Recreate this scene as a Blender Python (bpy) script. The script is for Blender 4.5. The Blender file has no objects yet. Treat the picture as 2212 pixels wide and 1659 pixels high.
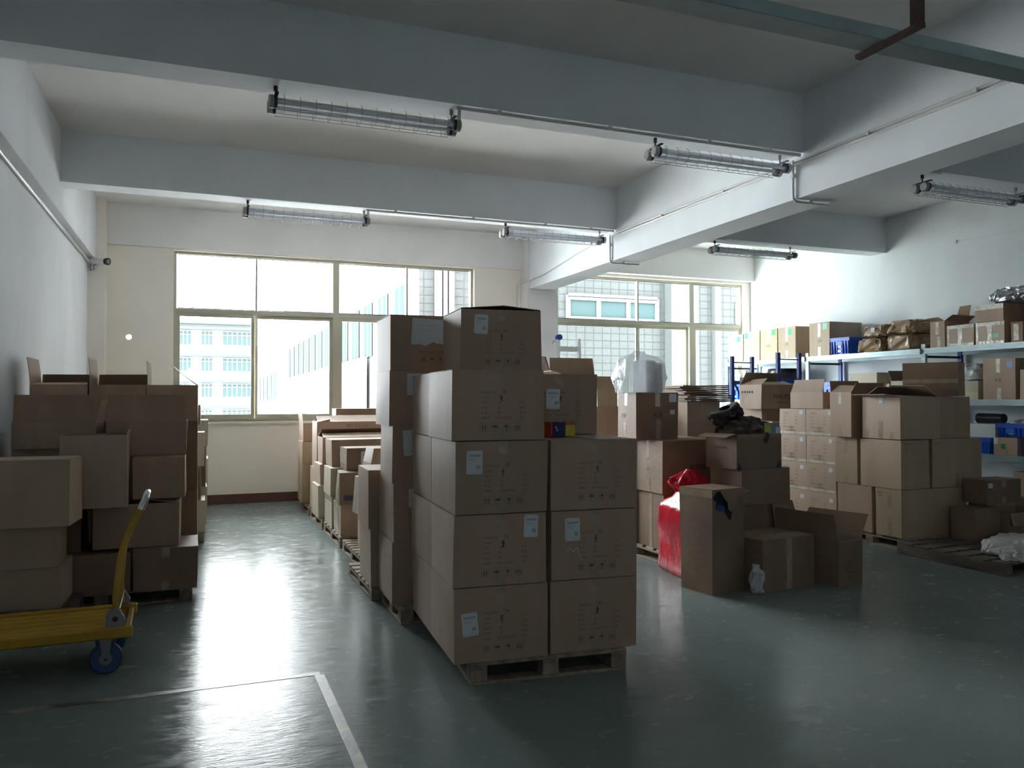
import bpy, math, random
from mathutils import Vector, Matrix, noise
C = bpy.context.scene.collection
random.seed(7)
# ------------------------------------------------------------------ camera, light, exposure
FPX, YAW, PITCH, ROLL, HC = 1717.12, 0.374761, 0.0195222, -0.001862, 1.42
fw = Vector((math.sin(YAW)*math.cos(PITCH), math.cos(YAW)*math.cos(PITCH), math.sin(PITCH)))
r0 = Vector((math.cos(YAW), -math.sin(YAW), 0)); u0 = r0.cross(fw)
rt = r0*math.cos(ROLL)+u0*math.sin(ROLL); up = -r0*math.sin(ROLL)+u0*math.cos(ROLL)
cd = bpy.data.cameras.new('camera'); cam = bpy.data.objects.new('camera', cd); C.objects.link(cam)
cd.sensor_width = 36; cd.lens = 36*FPX/2212; cd.clip_start = .05; cd.clip_end = 500
M4 = Matrix((rt, up, -fw)).transposed().to_4x4(); M4.translation = (0, 0, HC); cam.matrix_world = M4
bpy.context.scene.camera = cam
vs = bpy.context.scene.view_settings
vs.view_transform = 'Standard'; vs.look = 'None'; vs.gamma = 1; vs.use_curve_mapping = False; vs.exposure = 2.62
W = bpy.data.worlds.new('sky'); bpy.context.scene.world = W; W.use_nodes = True
nt = W.node_tree; bg = nt.nodes['Background']
tc = nt.nodes.new('ShaderNodeTexCoord'); sx = nt.nodes.new('ShaderNodeSeparateXYZ'); cr = nt.nodes.new('ShaderNodeValToRGB')
nt.links.new(tc.outputs['Generated'], sx.inputs[0]); nt.links.new(sx.outputs['Z'], cr.inputs[0]); nt.links.new(cr.outputs[0], bg.inputs[0])
cr.color_ramp.elements[0].position = 0.0; cr.color_ramp.elements[0].color = (.90, .95, 1, 1)
cr.color_ramp.elements[1].position = .6; cr.color_ramp.elements[1].color = (.97, .98, 1, 1)
bg.inputs[1].default_value = 6.0
def portal(x0, x1, z0, z1, y, rx=-90):
    l = bpy.data.lights.new('window_portal', 'AREA'); l.shape = 'RECTANGLE'; l.size = x1-x0; l.size_y = z1-z0
    l.cycles.is_portal = True
    o = bpy.data.objects.new('window_portal', l); C.objects.link(o); o.location = ((x0+x1)/2, y, (z0+z1)/2)
    o.rotation_euler = (math.radians(rx), 0, 0); return o
portal(-.33, 3.93, 1.13, 3.43, 11.8); portal(5.3, 9.03, 1.1, 3.44, 11.8)
portal(-.4, -.1, 1.6, 2.6, -7.1, 90)  # portal of the fill window added in the front wall
l_ = portal(-.55, .55, 1.85, 2.2, 0); l_.location = (-1.45, -3.15, 2.025); l_.rotation_euler = (math.radians(90), 0, math.radians(-90))  # portal of the fill-light opening added in the left wall
# measuring helpers: where a sight line meets a world plane (used only to place things at their measured distance)
def P(px, py, ax, v):
    d = fw + rt*((px-1106)/FPX) - up*((py-829.5)/FPX); i = 'XYZ'.index(ax); o = Vector((0, 0, HC))
    return o + d*((v-o[i])/d[i])
def XA(px, Y): return P(px, 864, 'Y', Y).x
def YA(px, X): return P(px, 864, 'X', X).y
def ZA(px, py, Y): return P(px, py, 'Y', Y).z

# ------------------------------------------------------------------ materials
MAT = {}
def mat(name, col, rough=.7, metal=0, spec=.5, noise_amt=0, nscale=8, bump=0, bscale=60, alpha=None, coat=0, rand=0, trans=0, stretch=None, col2=None):
    if name in MAT: return MAT[name]
    m = bpy.data.materials.new(name); m.use_nodes = True; t = m.node_tree; b = t.nodes['Principled BSDF']
    b.inputs['Base Color'].default_value = (*col, 1); b.inputs['Roughness'].default_value = rough
    b.inputs['Metallic'].default_value = metal; b.inputs['Specular IOR Level'].default_value = spec
    b.inputs['Coat Weight'].default_value = coat; b.inputs['Transmission Weight'].default_value = trans
    tc = t.nodes.new('ShaderNodeTexCoord'); vec = tc.outputs['Object']
    if stretch:
        mp = t.nodes.new('ShaderNodeMapping'); mp.inputs['Scale'].default_value = stretch
        t.links.new(vec, mp.inputs[0]); vec = mp.outputs[0]
    last = None
    if noise_amt or col2:
        n = t.nodes.new('ShaderNodeTexNoise'); n.inputs['Scale'].default_value = nscale; n.inputs['Detail'].default_value = 6
        t.links.new(vec, n.inputs['Vector'])
        mx = t.nodes.new('ShaderNodeMix'); mx.data_type = 'RGBA'
        rp = t.nodes.new('ShaderNodeMapRange'); rp.inputs[1].default_value = .35; rp.inputs[2].default_value = .65
        t.links.new(n.outputs['Fac'], rp.inputs[0]); t.links.new(rp.outputs[0], mx.inputs[0])
        c2 = col2 if col2 else tuple(c*(1-noise_amt) for c in col)
        mx.inputs[6].default_value = (*col, 1); mx.inputs[7].default_value = (*c2, 1)
        last = mx.outputs[2]
    if rand:
        oi = t.nodes.new('ShaderNodeObjectInfo'); hs = t.nodes.new('ShaderNodeHueSaturation')
        mr = t.nodes.new('ShaderNodeMapRange'); mr.inputs[3].default_value = 1-rand; mr.inputs[4].default_value = 1+rand
        t.links.new(oi.outputs['Random'], mr.inputs[0]); t.links.new(mr.outputs[0], hs.inputs['Value'])
        if last: t.links.new(last, hs.inputs['Color'])
        else: hs.inputs['Color'].default_value = (*col, 1)
        last = hs.outputs[0]
    if last: t.links.new(last, b.inputs['Base Color'])
    if bump:
        n2 = t.nodes.new('ShaderNodeTexNoise'); n2.inputs['Scale'].default_value = bscale; n2.inputs['Detail'].default_value = 4
        t.links.new(vec, n2.inputs['Vector']); bp = t.nodes.new('ShaderNodeBump'); bp.inputs['Strength'].default_value = bump; bp.inputs['Distance'].default_value = .01
        t.links.new(n2.outputs['Fac'], bp.inputs['Height']); t.links.new(bp.outputs[0], b.inputs['Normal'])
    if alpha is not None: b.inputs['Alpha'].default_value = alpha
    MAT[name] = m; return m
wallm = mat('painted_wall', (.84, .84, .83), .85, noise_amt=.07, nscale=1.3, bump=.15, bscale=25)
wallw = mat('painted_wall_cool', (.84, .88, .91), .85, noise_amt=.10, nscale=1.1, bump=.2, bscale=18, stretch=(1, 1, .35))
beamm = mat('painted_beam', (.81, .86, .90), .85, noise_amt=.06, nscale=1.7, bump=.15, bscale=20)
creamw = mat('cream_wall', (.90, .85, .77), .85, noise_amt=.05, nscale=1.3, bump=.1)
skirt = mat('baseboard_paint', (.13, .055, .045), .4, noise_amt=.25, nscale=12)
card = mat('cardboard', (.46, .325, .235), .55, noise_amt=.13, nscale=5, rand=.08, spec=.45, bump=.13, bscale=45, stretch=(1, 1, .12))
cardp = mat('cardboard_pink', (.53, .40, .295), .55, noise_amt=.10, nscale=5, rand=.05, spec=.45, bump=.12, bscale=45, stretch=(1, 1, .12))
cardy = mat('cardboard_yellow', (.50, .385, .26), .58, noise_amt=.14, nscale=5, rand=.08, spec=.45, bump=.13, bscale=45, stretch=(1, 1, .12))
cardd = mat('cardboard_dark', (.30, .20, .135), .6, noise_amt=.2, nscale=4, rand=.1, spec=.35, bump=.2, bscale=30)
cardl = mat('cardboard_pale', (.60, .53, .42), .58, noise_amt=.08, nscale=5, rand=.05, spec=.35)
cardin = mat('cardboard_inside', (.36, .25, .17), .8, noise_amt=.1, nscale=6)
kraft = mat('kraft_paper', (.40, .27, .165), .24, noise_amt=.25, nscale=6, bump=.5, bscale=14, spec=.6)
tapem = mat('packing_tape', (.50, .40, .29), .22, noise_amt=.2, nscale=15, spec=.7, bump=.2, bscale=30)
tapec = mat('clear_tape', (.82, .77, .66), .14, noise_amt=.3, nscale=20, spec=.9, bump=.4, bscale=35)
ink = mat('printing_ink', (.055, .045, .045), .8)
inkf = mat('printing_ink_faded', (.16, .12, .10), .8)
white = mat('white_paper', (.72, .76, .82), .6, noise_amt=.05, nscale=20)
greyink = mat('label_grey_ink', (.42, .45, .50), .7)
wood = mat('pallet_wood', (.42, .33, .24), .8, noise_amt=.45, nscale=3, bump=.4, bscale=20, stretch=(6, 1, 6), rand=.15)
woodd = mat('old_pallet_wood', (.22, .185, .15), .85, noise_amt=.5, nscale=3, bump=.5, bscale=20, stretch=(6, 1, 6), rand=.15)
yel = mat('yellow_paint', (.62, .38, .035), .42, col2=(.48, .28, .03), nscale=5, bump=.1)
chrome = mat('chrome', (.75, .75, .76), .18, metal=1)
steelg = mat('grey_bracket_steel', (.30, .29, .30), .45, metal=.7)
galv = mat('galvanised_steel', (.36, .45, .47), .38, metal=.45, noise_amt=.15, nscale=6)
dark = mat('dark_metal', (.05, .045, .05), .5, metal=.4)
rust = mat('dark_red_steel', (.10, .045, .04), .5, metal=.2, noise_amt=.3)
bluep = mat('blue_plastic', (.02, .13, .70), .38, noise_amt=.12, nscale=4)
blues = mat('blue_steel', (.015, .05, .32), .45)
bluew = mat('blue_wheel_rubber', (.05, .10, .24), .5)
blackp = mat('black_plastic', (.02, .02, .025), .28, bump=.3, bscale=14)
redp = mat('red_plastic_film', (.60, .012, .035), .2, spec=.12, bump=.5, bscale=18, col2=(.30, .008, .02), nscale=5)
alu = mat('window_aluminium', (.47, .45, .36), .45, metal=.25)
alud = mat('window_gasket', (.09, .10, .08), .6)
lampg = mat('lamp_endcap_plastic', (.42, .42, .42), .5)
lampd = mat('lamp_gasket', (.03, .03, .05), .5)
tubew = mat('fluorescent_tube_glass', (.85, .87, .92), .12, spec=.8)
refl = mat('lamp_reflector', (.70, .73, .76), .35, metal=.3)
pvc = mat('white_conduit', (.74, .74, .73), .4)
greenl = mat('green_sticker', (.05, .55, .22), .6)
foam = mat('white_foam', (.80, .83, .86), .8)
def mixmat(name, col, a, rough=.12, dif=None, bump=0, bscale=12):
    m = bpy.data.materials.new(name); m.use_nodes = True; t = m.node_tree; t.nodes.clear()
    o = t.nodes.new('ShaderNodeOutputMaterial'); mx = t.nodes.new('ShaderNodeMixShader'); tr = t.nodes.new('ShaderNodeBsdfTransparent'); tr.inputs[0].default_value = (*col, 1)
    if dif:
        g = t.nodes.new('ShaderNodeBsdfPrincipled'); g.inputs['Base Color'].default_value = (*dif, 1); g.inputs['Roughness'].default_value = rough
        g.inputs['Specular IOR Level'].default_value = .8; mx.inputs[0].default_value = a
        if bump:
            n2 = t.nodes.new('ShaderNodeTexNoise'); n2.inputs['Scale'].default_value = bscale; n2.inputs['Detail'].default_value = 3
            tcc = t.nodes.new('ShaderNodeTexCoord'); t.links.new(tcc.outputs['Object'], n2.inputs['Vector'])
            bp = t.nodes.new('ShaderNodeBump'); bp.inputs['Strength'].default_value = bump; bp.inputs['Distance'].default_value = .02
            t.links.new(n2.outputs['Fac'], bp.inputs['Height']); t.links.new(bp.outputs[0], g.inputs['Normal'])
    else:
        g = t.nodes.new('ShaderNodeBsdfGlossy'); g.inputs['Roughness'].default_value = rough
        lw = t.nodes.new('ShaderNodeFresnel'); lw.inputs[0].default_value = 1.4; t.links.new(lw.outputs[0], mx.inputs[0])
    t.links.new(tr.outputs[0], mx.inputs[1]); t.links.new(g.outputs[0], mx.inputs[2]); t.links.new(mx.outputs[0], o.inputs[0])
    MAT[name] = m; return m
glass = mixmat('window_glass', (.97, .985, .98), 0, .02)
glass2 = mixmat('dusty_window_glass', (.95, .99, .98), .05, .3, dif=(.40, .46, .45))
film = mixmat('clear_plastic_film', (.97, .98, .98), .42, .15, dif=(.88, .90, .95), bump=1, bscale=14)
tubeg = mixmat('lamp_tube_cover', (.98, .99, 1), .09, .06, dif=(.8, .84, .88))
# floor: painted epoxy with scuffs
fm = bpy.data.materials.new('green_epoxy_floor'); fm.use_nodes = True; t = fm.node_tree; b = t.nodes['Principled BSDF']
tc = t.nodes.new('ShaderNodeTexCoord'); n1 = t.nodes.new('ShaderNodeTexNoise'); n1.inputs['Scale'].default_value = .9; n1.inputs['Detail'].default_value = 8
t.links.new(tc.outputs['Object'], n1.inputs[0]); cr = t.nodes.new('ShaderNodeValToRGB')
cr.color_ramp.elements[0].position = .3; cr.color_ramp.elements[0].color = (.185, .235, .225, 1); cr.color_ramp.elements[1].position = .7; cr.color_ramp.elements[1].color = (.245, .295, .280, 1)
t.links.new(n1.outputs[0], cr.inputs[0]); t.links.new(cr.outputs[0], b.inputs['Base Color'])
def scr(scale, rot, sx):
    mp = t.nodes.new('ShaderNodeMapping'); mp.inputs['Rotation'].default_value = (0, 0, rot); mp.inputs['Scale'].default_value = (sx, 1, 1)
    nz = t.nodes.new('ShaderNodeTexNoise'); nz.inputs['Scale'].default_value = scale; nz.inputs['Detail'].default_value = 5; nz.inputs['Distortion'].default_value = 1.2
    t.links.new(tc.outputs['Object'], mp.inputs[0]); t.links.new(mp.outputs[0], nz.inputs[0]); return nz.outputs[0]
s1, s2, s3 = scr(48, .5, .16), scr(42, -.9, .18), scr(14, 1.4, .5)
ad = t.nodes.new('ShaderNodeMath'); ad.operation = 'MAXIMUM'; t.links.new(s1, ad.inputs[0]); t.links.new(s2, ad.inputs[1])
ad2 = t.nodes.new('ShaderNodeMath'); ad2.operation = 'ADD'; t.links.new(ad.outputs[0], ad2.inputs[0]); s3b = t.nodes.new('ShaderNodeMath'); s3b.operation = 'MULTIPLY'; s3b.inputs[1].default_value = .35; t.links.new(s3, s3b.inputs[0]); t.links.new(s3b.outputs[0], ad2.inputs[1])
bp = t.nodes.new('ShaderNodeBump'); bp.inputs['Strength'].default_value = .16; bp.inputs['Distance'].default_value = .01
t.links.new(ad2.outputs[0], bp.inputs['Height']); t.links.new(bp.outputs[0], b.inputs['Normal'])
rr = t.nodes.new('ShaderNodeMapRange'); rr.inputs[1].default_value = .4; rr.inputs[2].default_value = .7; rr.inputs[3].default_value = .13; rr.inputs[4].default_value = .30
t.links.new(s3, rr.inputs[0]); t.links.new(rr.outputs[0], b.inputs['Roughness']); b.inputs['Specular IOR Level'].default_value = .07
floorm = fm
# worn hazard tape
hm = bpy.data.materials.new('worn_hazard_tape'); hm.use_nodes = True; t = hm.node_tree; b = t.nodes['Principled BSDF']
tc = t.nodes.new('ShaderNodeTexCoord'); wv = t.nodes.new('ShaderNodeTexWave'); wv.bands_direction = 'DIAGONAL'; wv.inputs['Scale'].default_value = 1.7
cr = t.nodes.new('ShaderNodeValToRGB'); cr.color_ramp.interpolation = 'CONSTANT'
cr.color_ramp.elements[0].color = (.10, .10, .085, 1); cr.color_ramp.elements[1].position = .5; cr.color_ramp.elements[1].color = (.33, .29, .19, 1)
nz = t.nodes.new('ShaderNodeTexNoise'); nz.inputs['Scale'].default_value = 14; mx = t.nodes.new('ShaderNodeMix'); mx.data_type = 'RGBA'
mr = t.nodes.new('ShaderNodeMapRange'); mr.inputs[1].default_value = .42; mr.inputs[2].default_value = .58; mr.inputs[4].default_value = .7
t.links.new(tc.outputs['Object'], wv.inputs[0]); t.links.new(tc.outputs['Object'], nz.inputs[0]); t.links.new(wv.outputs[0], cr.inputs[0]); t.links.new(nz.outputs[0], mr.inputs[0])
t.links.new(mr.outputs[0], mx.inputs[0]); t.links.new(cr.outputs[0], mx.inputs[6]); mx.inputs[7].default_value = (.14, .18, .16, 1)
t.links.new(mx.outputs[2], b.inputs['Base Color']); b.inputs['Roughness'].default_value = .4
# tiled facade
def tilemat(name, c1, c2, s):
    m = bpy.data.materials.new(name); m.use_nodes = True; t = m.node_tree; b = t.nodes['Principled BSDF']
    tc = t.nodes.new('ShaderNodeTexCoord'); mp = t.nodes.new('ShaderNodeMapping'); mp.inputs['Rotation'].default_value = (math.pi/2, 0, 0)
    br = t.nodes.new('ShaderNodeTexBrick'); br.offset = 0; br.inputs['Scale'].default_value = 1; br.inputs['Brick Width'].default_value = s*1.3; br.inputs['Row Height'].default_value = s
    br.inputs['Mortar Size'].default_value = s*.07; br.inputs[1].default_value = (*c1, 1); br.inputs[2].default_value = (*[c*.93 for c in c1], 1); br.inputs[3].default_value = (*c2, 1)
    t.links.new(tc.outputs['Object'], mp.inputs[0]); t.links.new(mp.outputs[0], br.inputs[0]); t.links.new(br.outputs[0], b.inputs['Base Color']); b.inputs['Specular IOR Level'].default_value = 0; b.inputs['Roughness'].default_value = 1; return m
tilem = tilemat('facade_tiles', (.040, .041, .041), (.024, .026, .026), .16)
facade = mat('facade_paint', (.095, .097, .097), 1, spec=0)
fglass = mat('facade_window_glass', (.024, .036, .037), 1, spec=0)
fglassb = mat('facade_window_glass_blue', (.024, .035, .038), 1, spec=0)

# ------------------------------------------------------------------ mesh building
class MB:
    def __init__(s): s.v = []; s.f = []; s.mi = []; s.sm = []
    def add(s, vs, fs, mi=0, smooth=False):
        n = len(s.v); s.v += [tuple(v) for v in vs]
        for f in fs: s.f.append(tuple(i+n for i in f)); s.mi.append(mi); s.sm.append(smooth)
    def box(s, x0, x1, y0, y1, z0, z1, mi=0, bev=0, M=None):
        if bev <= 0:
            vs = [Vector((x, y, z)) for z in (z0, z1) for y in (y0, y1) for x in (x0, x1)]
            fs = [(0, 2, 3, 1), (4, 5, 7, 6), (0, 1, 5, 4), (1, 3, 7, 5), (3, 2, 6, 7), (2, 0, 4, 6)]
        else:
            b = min(bev, (x1-x0)*.45, (y1-y0)*.45, (z1-z0)*.45); vs = []; idx = {}
            for i, x in enumerate((x0, x1)):
                for j, y in enumerate((y0, y1)):
                    for k, z in enumerate((z0, z1)):
                        ax = x+b*(1-2*i); ay = y+b*(1-2*j); az = z+b*(1-2*k)
                        for a, v in (('x', (x, ay, az)), ('y', (ax, y, az)), ('z', (ax, ay, z))):
                            idx[a, i, j, k] = len(vs); vs.append(Vector(v))
            g = lambda a, i, j, k: idx[a, i, j, k]; fs = []
            for i in (0, 1): fs.append([g('x', i, 0, 0), g('x', i, 1, 0), g('x', i, 1, 1), g('x', i, 0, 1)][::(1 if i else -1)])
            for j in (0, 1): fs.append([g('y', 0, j, 0), g('y', 0, j, 1), g('y', 1, j, 1), g('y', 1, j, 0)][::(1 if j else -1)])
            for k in (0, 1): fs.append([g('z', 0, 0, k), g('z', 1, 0, k), g('z', 1, 1, k), g('z', 0, 1, k)][::(1 if k else -1)])
            for i in (0, 1):
                for j in (0, 1):
                    f = [g('x', i, j, 0), g('x', i, j, 1), g('y', i, j, 1), g('y', i, j, 0)]; fs.append(f if (i != j) else f[::-1])
            for i in (0, 1):
                for k in (0, 1):
                    f = [g('x', i, 0, k), g('x', i, 1, k), g('z', i, 1, k), g('z', i, 0, k)]; fs.append(f if (i == k) else f[::-1])
            for j in (0, 1):
                for k in (0, 1):
                    f = [g('y', 0, j, k), g('y', 1, j, k), g('z', 1, j, k), g('z', 0, j, k)]; fs.append(f if (j != k) else f[::-1])
            for i in (0, 1):
                for j in (0, 1):
                    for k in (0, 1):
                        f = [g('x', i, j, k), g('y', i, j, k), g('z', i, j, k)]; fs.append(f if (i+j+k) % 2 else f[::-1])
        if M is not None: vs = [M @ v for v in vs]
        s.add(vs, fs, mi); return s
    def tube(s, pts, r, n=10, mi=0, cap=True, smooth=True):
        pts = [Vector(p) for p in pts]; rs = r if isinstance(r, (list, tuple)) else [r]*len(pts); vs = []; fs = []
        ref = None
        for i, p in enumerate(pts):
            d = (pts[min(i+1, len(pts)-1)]-pts[max(i-1, 0)]).normalized()
            if ref is None: ref = Vector((0, 0, 1)) if abs(d.z) < .9 else Vector((1, 0, 0))
            a = d.cross(ref).normalized(); bb = a.cross(d).normalized(); ref = bb
            for k in range(n):
                t_ = 2*math.pi*k/n; vs.append(p+(a*math.cos(t_)+bb*math.sin(t_))*rs[i])
        for i in range(len(pts)-1):
            for k in range(n): fs.append((i*n+k, i*n+(k+1) % n, (i+1)*n+(k+1) % n, (i+1)*n+k))
        s.add(vs, fs, mi, smooth)
        if cap:
            m = len(vs); s.add(vs[:n], [tuple(range(n))[::-1]], mi); s.add(vs[m-n:], [tuple(range(n))], mi)
        return s
    def bar(s, a, b, w, h, mi=0, upv=(0, 0, 1)):
        a = Vector(a); b = Vector(b); d = b-a; L = d.length; d.normalize(); u = Vector(upv)
        if abs(d.dot(u)) > .95: u = Vector((1, 0, 0))
        x = d.cross(u).normalized(); z = x.cross(d).normalized()
        M = Matrix((x, d, z)).transposed().to_4x4(); M.translation = a
        return s.box(-w/2, w/2, 0, L, -h/2, h/2, mi, 0, M)
    def prism(s, poly, y0, y1, mi=0):   # polygon in x,z extruded along y
        n = len(poly); vs = [(x, y0, z) for x, z in poly]+[(x, y1, z) for x, z in poly]
        s.add(vs, [tuple(range(n)), tuple(range(n, 2*n))[::-1]]+[(i, i+n, (i+1) % n+n, (i+1) % n) for i in range(n)], mi); return s
    def build(s, name, mats, parent=None, loc=None):
        if not isinstance(mats, (list, tuple)): mats = [mats]
        me = bpy.data.meshes.new(name); me.from_pydata(s.v, [], s.f)
        for m in mats: me.materials.append(m)
        me.polygons.foreach_set('material_index', s.mi); me.polygons.foreach_set('use_smooth', s.sm); me.update()
        o = bpy.data.objects.new(name, me); C.objects.link(o)
        if parent: o.parent = parent
        if loc: o.location = loc
        return o
def tag(o, label, cat, group=None, kind=None):
    if label and not o.get('label'): o['label'] = label
    if cat: o['category'] = cat
    if group: o['group'] = group
    if kind: o['kind'] = kind
    return o
def struct(o, label=None):
    o['kind'] = 'structure'
    if label: o['label'] = label
    return o
def thing(name, label, cat, loc=(0, 0, 0), rz=0, group=None):
    o = bpy.data.objects.new(name, None); C.objects.link(o); o.empty_display_size = .05
    o.location = loc; o.rotation_euler = (0, 0, rz); return tag(o, label, cat, group)
def copy_tree(o, parent=None):
    c = o.copy(); C.objects.link(c); c.parent = parent
    for ch in list(o.children): copy_tree(ch, c)
    return c

# ------------------------------------------------------------------ the room
YB, XL, XR, ZC = 11.57, -1.325, 9.1, 4.0
struct(MB().box(XL-.3, XR+.3, -7.2, YB+.3, -.2, 0).build('floor', floorm), 'glossy green epoxy floor with scuffs')
struct(MB().box(XL-.3, XR+.3, -7.2, YB+.3, ZC, ZC+.2).build('ceiling', wallm), 'white painted concrete ceiling')
struct(MB().box(XL-.3, XL, -2.6, YB+.3, 0, ZC).box(XL-.3, XL, -7.2, -3.7, 0, ZC).box(XL-.3, XL, -3.7, -2.6, 0, 1.85).box(XL-.3, XL, -3.7, -2.6, 2.2, ZC).build('wall_left', wallw))  # gap in this wall is added out of view to let in fill light
struct(MB().box(XR, XR+.3, -7.2, YB+.3, 0, ZC).build('wall_right', wallw))
b = MB(); FW = ((-.4, -.1), (.9, 1.1))   # unseen window opening added behind the viewer for fill light
b.box(XL, XR, -7.2, -7, 0, 1.6).box(XL, XR, -7.2, -7, 2.6, ZC).box(XL, FW[0][0], -7.2, -7, 1.6, 2.6).box(FW[0][1], XR, -7.2, -7, 1.6, 2.6)
struct(b.build('wall_front', wallm))
W1 = (-.33, 3.93, 1.125, 3.44); W2 = (5.24, 8.98, 1.09, 3.45)
b = MB(); YE = YB+.24
b.box(W1[0], W1[1], YB, YE, 0, W1[2]); b.box(W1[1], W2[0], YB, YE, 0, ZC); b.box(W2[0], W2[1], YB, YE, 0, W2[2])
b.box(W1[0], W1[1], YB, YE, W1[3], ZC); b.box(W2[0], W2[1], YB, YE, W2[3], ZC); b.box(W2[1], XR, YB, YE, 0, ZC)
# left pier with the round pipe hole
hx, hz, hr, q = -.87, 2.255, .036, .06
x0, x1 = XL, W1[0]
b.box(x0, x1, YB, YE, 0, hz-q); b.box(x0, x1, YB, YE, hz+q, ZC); b.box(x0, hx-q, YB, YE, hz-q, hz+q); b.box(hx+q, x1, YB, YE, hz-q, hz+q)
N = 24; vs = []; fs = []
for y in (YB, YE):
    for k in range(N):
        a = 2*math.pi*k/N; c, s_ = math.cos(a), math.sin(a); m_ = max(abs(c), abs(s_))
        vs += [(hx+hr*c, y, hz+hr*s_), (hx+q*c/m_, y, hz+q*s_/m_)]
for k in range(N):
    k2 = (k+1) % N; fs.append((2*k, 2*k+1, 2*k2+1, 2*k2)); fs.append((2*N+2*k, 2*N+2*k2, 2*N+2*k2+1, 2*N+2*k+1)); fs.append((2*k, 2*k2, 2*N+2*k2, 2*N+2*k))
b.add(vs, fs); struct(b.build('wall_back', creamw), 'cream back wall with two windows')
struct(MB().box(XL, W1[1]+1.0, YB-.035, YB, 3.46, ZC).box(5.2, XR, YB-.14, YB, 3.49, ZC).build('trim_1', wallm), 'spandrel beam above the windows')
struct(MB().box(XL, -1.13, 11.3, YB, 0, ZC).build('trim_2', creamw), 'column in the back left corner')
struct(MB().box(4.70, 5.22, 11.3, YB, 0, ZC).build('trim_3', wallm), 'column between the two windows')
struct(MB().box(XL, -1.24, -7, 11.3, 3.21, ZC).build('trim_4', wallw), 'beam along the left wall')
struct(MB().box(4.74, 5.12, -7, 11.3, 3.13, ZC).build('trim_5', beamm), 'deep main girder running towards the window wall')
n = 6
for y in (8.56, 5.31, 2.05):
    for xa, xb in ((-1.24, 4.74), (5.12, XR)):
        struct(MB().box(xa, xb, y, y+.27, 3.5, ZC).build('trim_%d' % n, beamm), 'cross beam under the ceiling'); n += 1
struct(MB().box(-1.13, 4.70, YB-.022, YB, 0, .13).box(5.22, XR, YB-.022, YB, 0, .13).build('baseboard_back', skirt))
struct(MB().box(W1[0]-.02, W1[1]+.02, YB-.03, YB+.10, W1[2]-.03, W1[2]).build('trim_%d' % n, creamw), 'window sill')

def window(name, x0, x1, z0, z1, mull, up_thin, low_st, zr, y, label, gl):
    w = struct(thing(name, label, None, ((x0+x1)/2, y, z0))); del_c = None
    ox, oz = (x0+x1)/2, z0
    f = MB(); X0, X1, Z1, ZR = x0-ox, x1-ox, z1-oz, zr-oz
    t_ = .035
    f.box(X0, X0+t_, -.04, .05, 0, Z1); f.box(X1-t_, X1, -.04, .05, 0, Z1); f.box(X0+t_, X1-t_, -.04, .05, Z1-t_, Z1); f.box(X0+t_, X1-t_, -.05, .05, 0, t_)
    f.box(X0+t_, X1-t_, -.045, .05, ZR-.03, ZR+.03)
    for m in mull: f.box(m-ox-.045, m-ox+.045, -.045, .05, t_, ZR-.03); f.box(m-ox-.045, m-ox+.045, -.045, .05, ZR+.03, Z1-t_)
    for m in up_thin: f.box(m-ox-.014, m-ox+.014, -.03, .04, ZR+.03, Z1-t_)
    f.build('window_frame', alu, w)
    g = MB()
    ed = [X0+t_]+sorted([m-ox for m in mull]+[m-ox for m in up_thin])+[X1-t_]
    for a, b_ in zip(ed[:-1], ed[1:]):   # dark gasket lines of the upper lights
        a += .02; b_ -= .02
        for zz in (ZR+.032, Z1-t_-.012): g.box(a, b_, -.034, -.028, zz, zz+.010)
    g.build('gasket', alud, w)
    edges = [X0+t_]+[m-ox for m in low_st]+[X1-t_]; 
    for i, (a, b_) in enumerate(zip(edges[:-1], edges[1:])):
        yy = -.03 if i % 2 == 0 else .005
        s_ = MB(); c = .045
        if a-X0 > .1 and any(abs(a+ox-m) < .01 for m in mull): a += .045
        if X1-b_ > .1 and any(abs(b_+ox-m) < .01 for m in mull): b_ -= .045
        s_.box(a, a+c, yy, yy+.025, t_, ZR-.03); s_.box(b_-c, b_, yy, yy+.025, t_, ZR-.03); s_.box(a+c, b_-c, yy, yy+.025, t_, t_+.06); s_.box(a+c, b_-c, yy, yy+.025, ZR-.08, ZR-.03)
        so = s_.build('sash', alu, w)
        MB().box(a+c, b_-c, yy+.010, yy+.013, t_+.06, ZR-.08).build('pane', gl, so)
    for a, b_ in zip(ed[:-1], ed[1:]):
        MB().box(a, b_, .0, .003, ZR+.03, Z1-t_).build('pane', gl, w)
    return w
XW = lambda px: XA(px, 11.66)
window('window_1', W1[0], W1[1], W1[2], W1[3], [1.84], [XW(553), XW(879)], [XW(549), 1.84, XW(885)], 2.64, YB+.12, 'wide aluminium window with eight panes left of the column', glass)
window('window_2', W2[0], W2[1], W2[2], W2[3], [XW(1494)], [XW(1379)], [XW(1379), XW(1494)], 2.70, YB+.12, 'dusty aluminium window right of the column', glass2)
for wn in ('window_1', 'window_2'):
    o = bpy.data.objects[wn]
    if 'category' in o: del o['category']

for i, (xa_, xb_) in enumerate(FW[:1]): window('window_%d' % (i+3), xa_, xb_, 1.6, 2.6, [], [(xa_+xb_)/2], [(xa_+xb_)/2], 2.25, -7.1, 'added fill-light window behind the viewer', glass)
for wn in ('window_3', 'window_4'): pass
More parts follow.
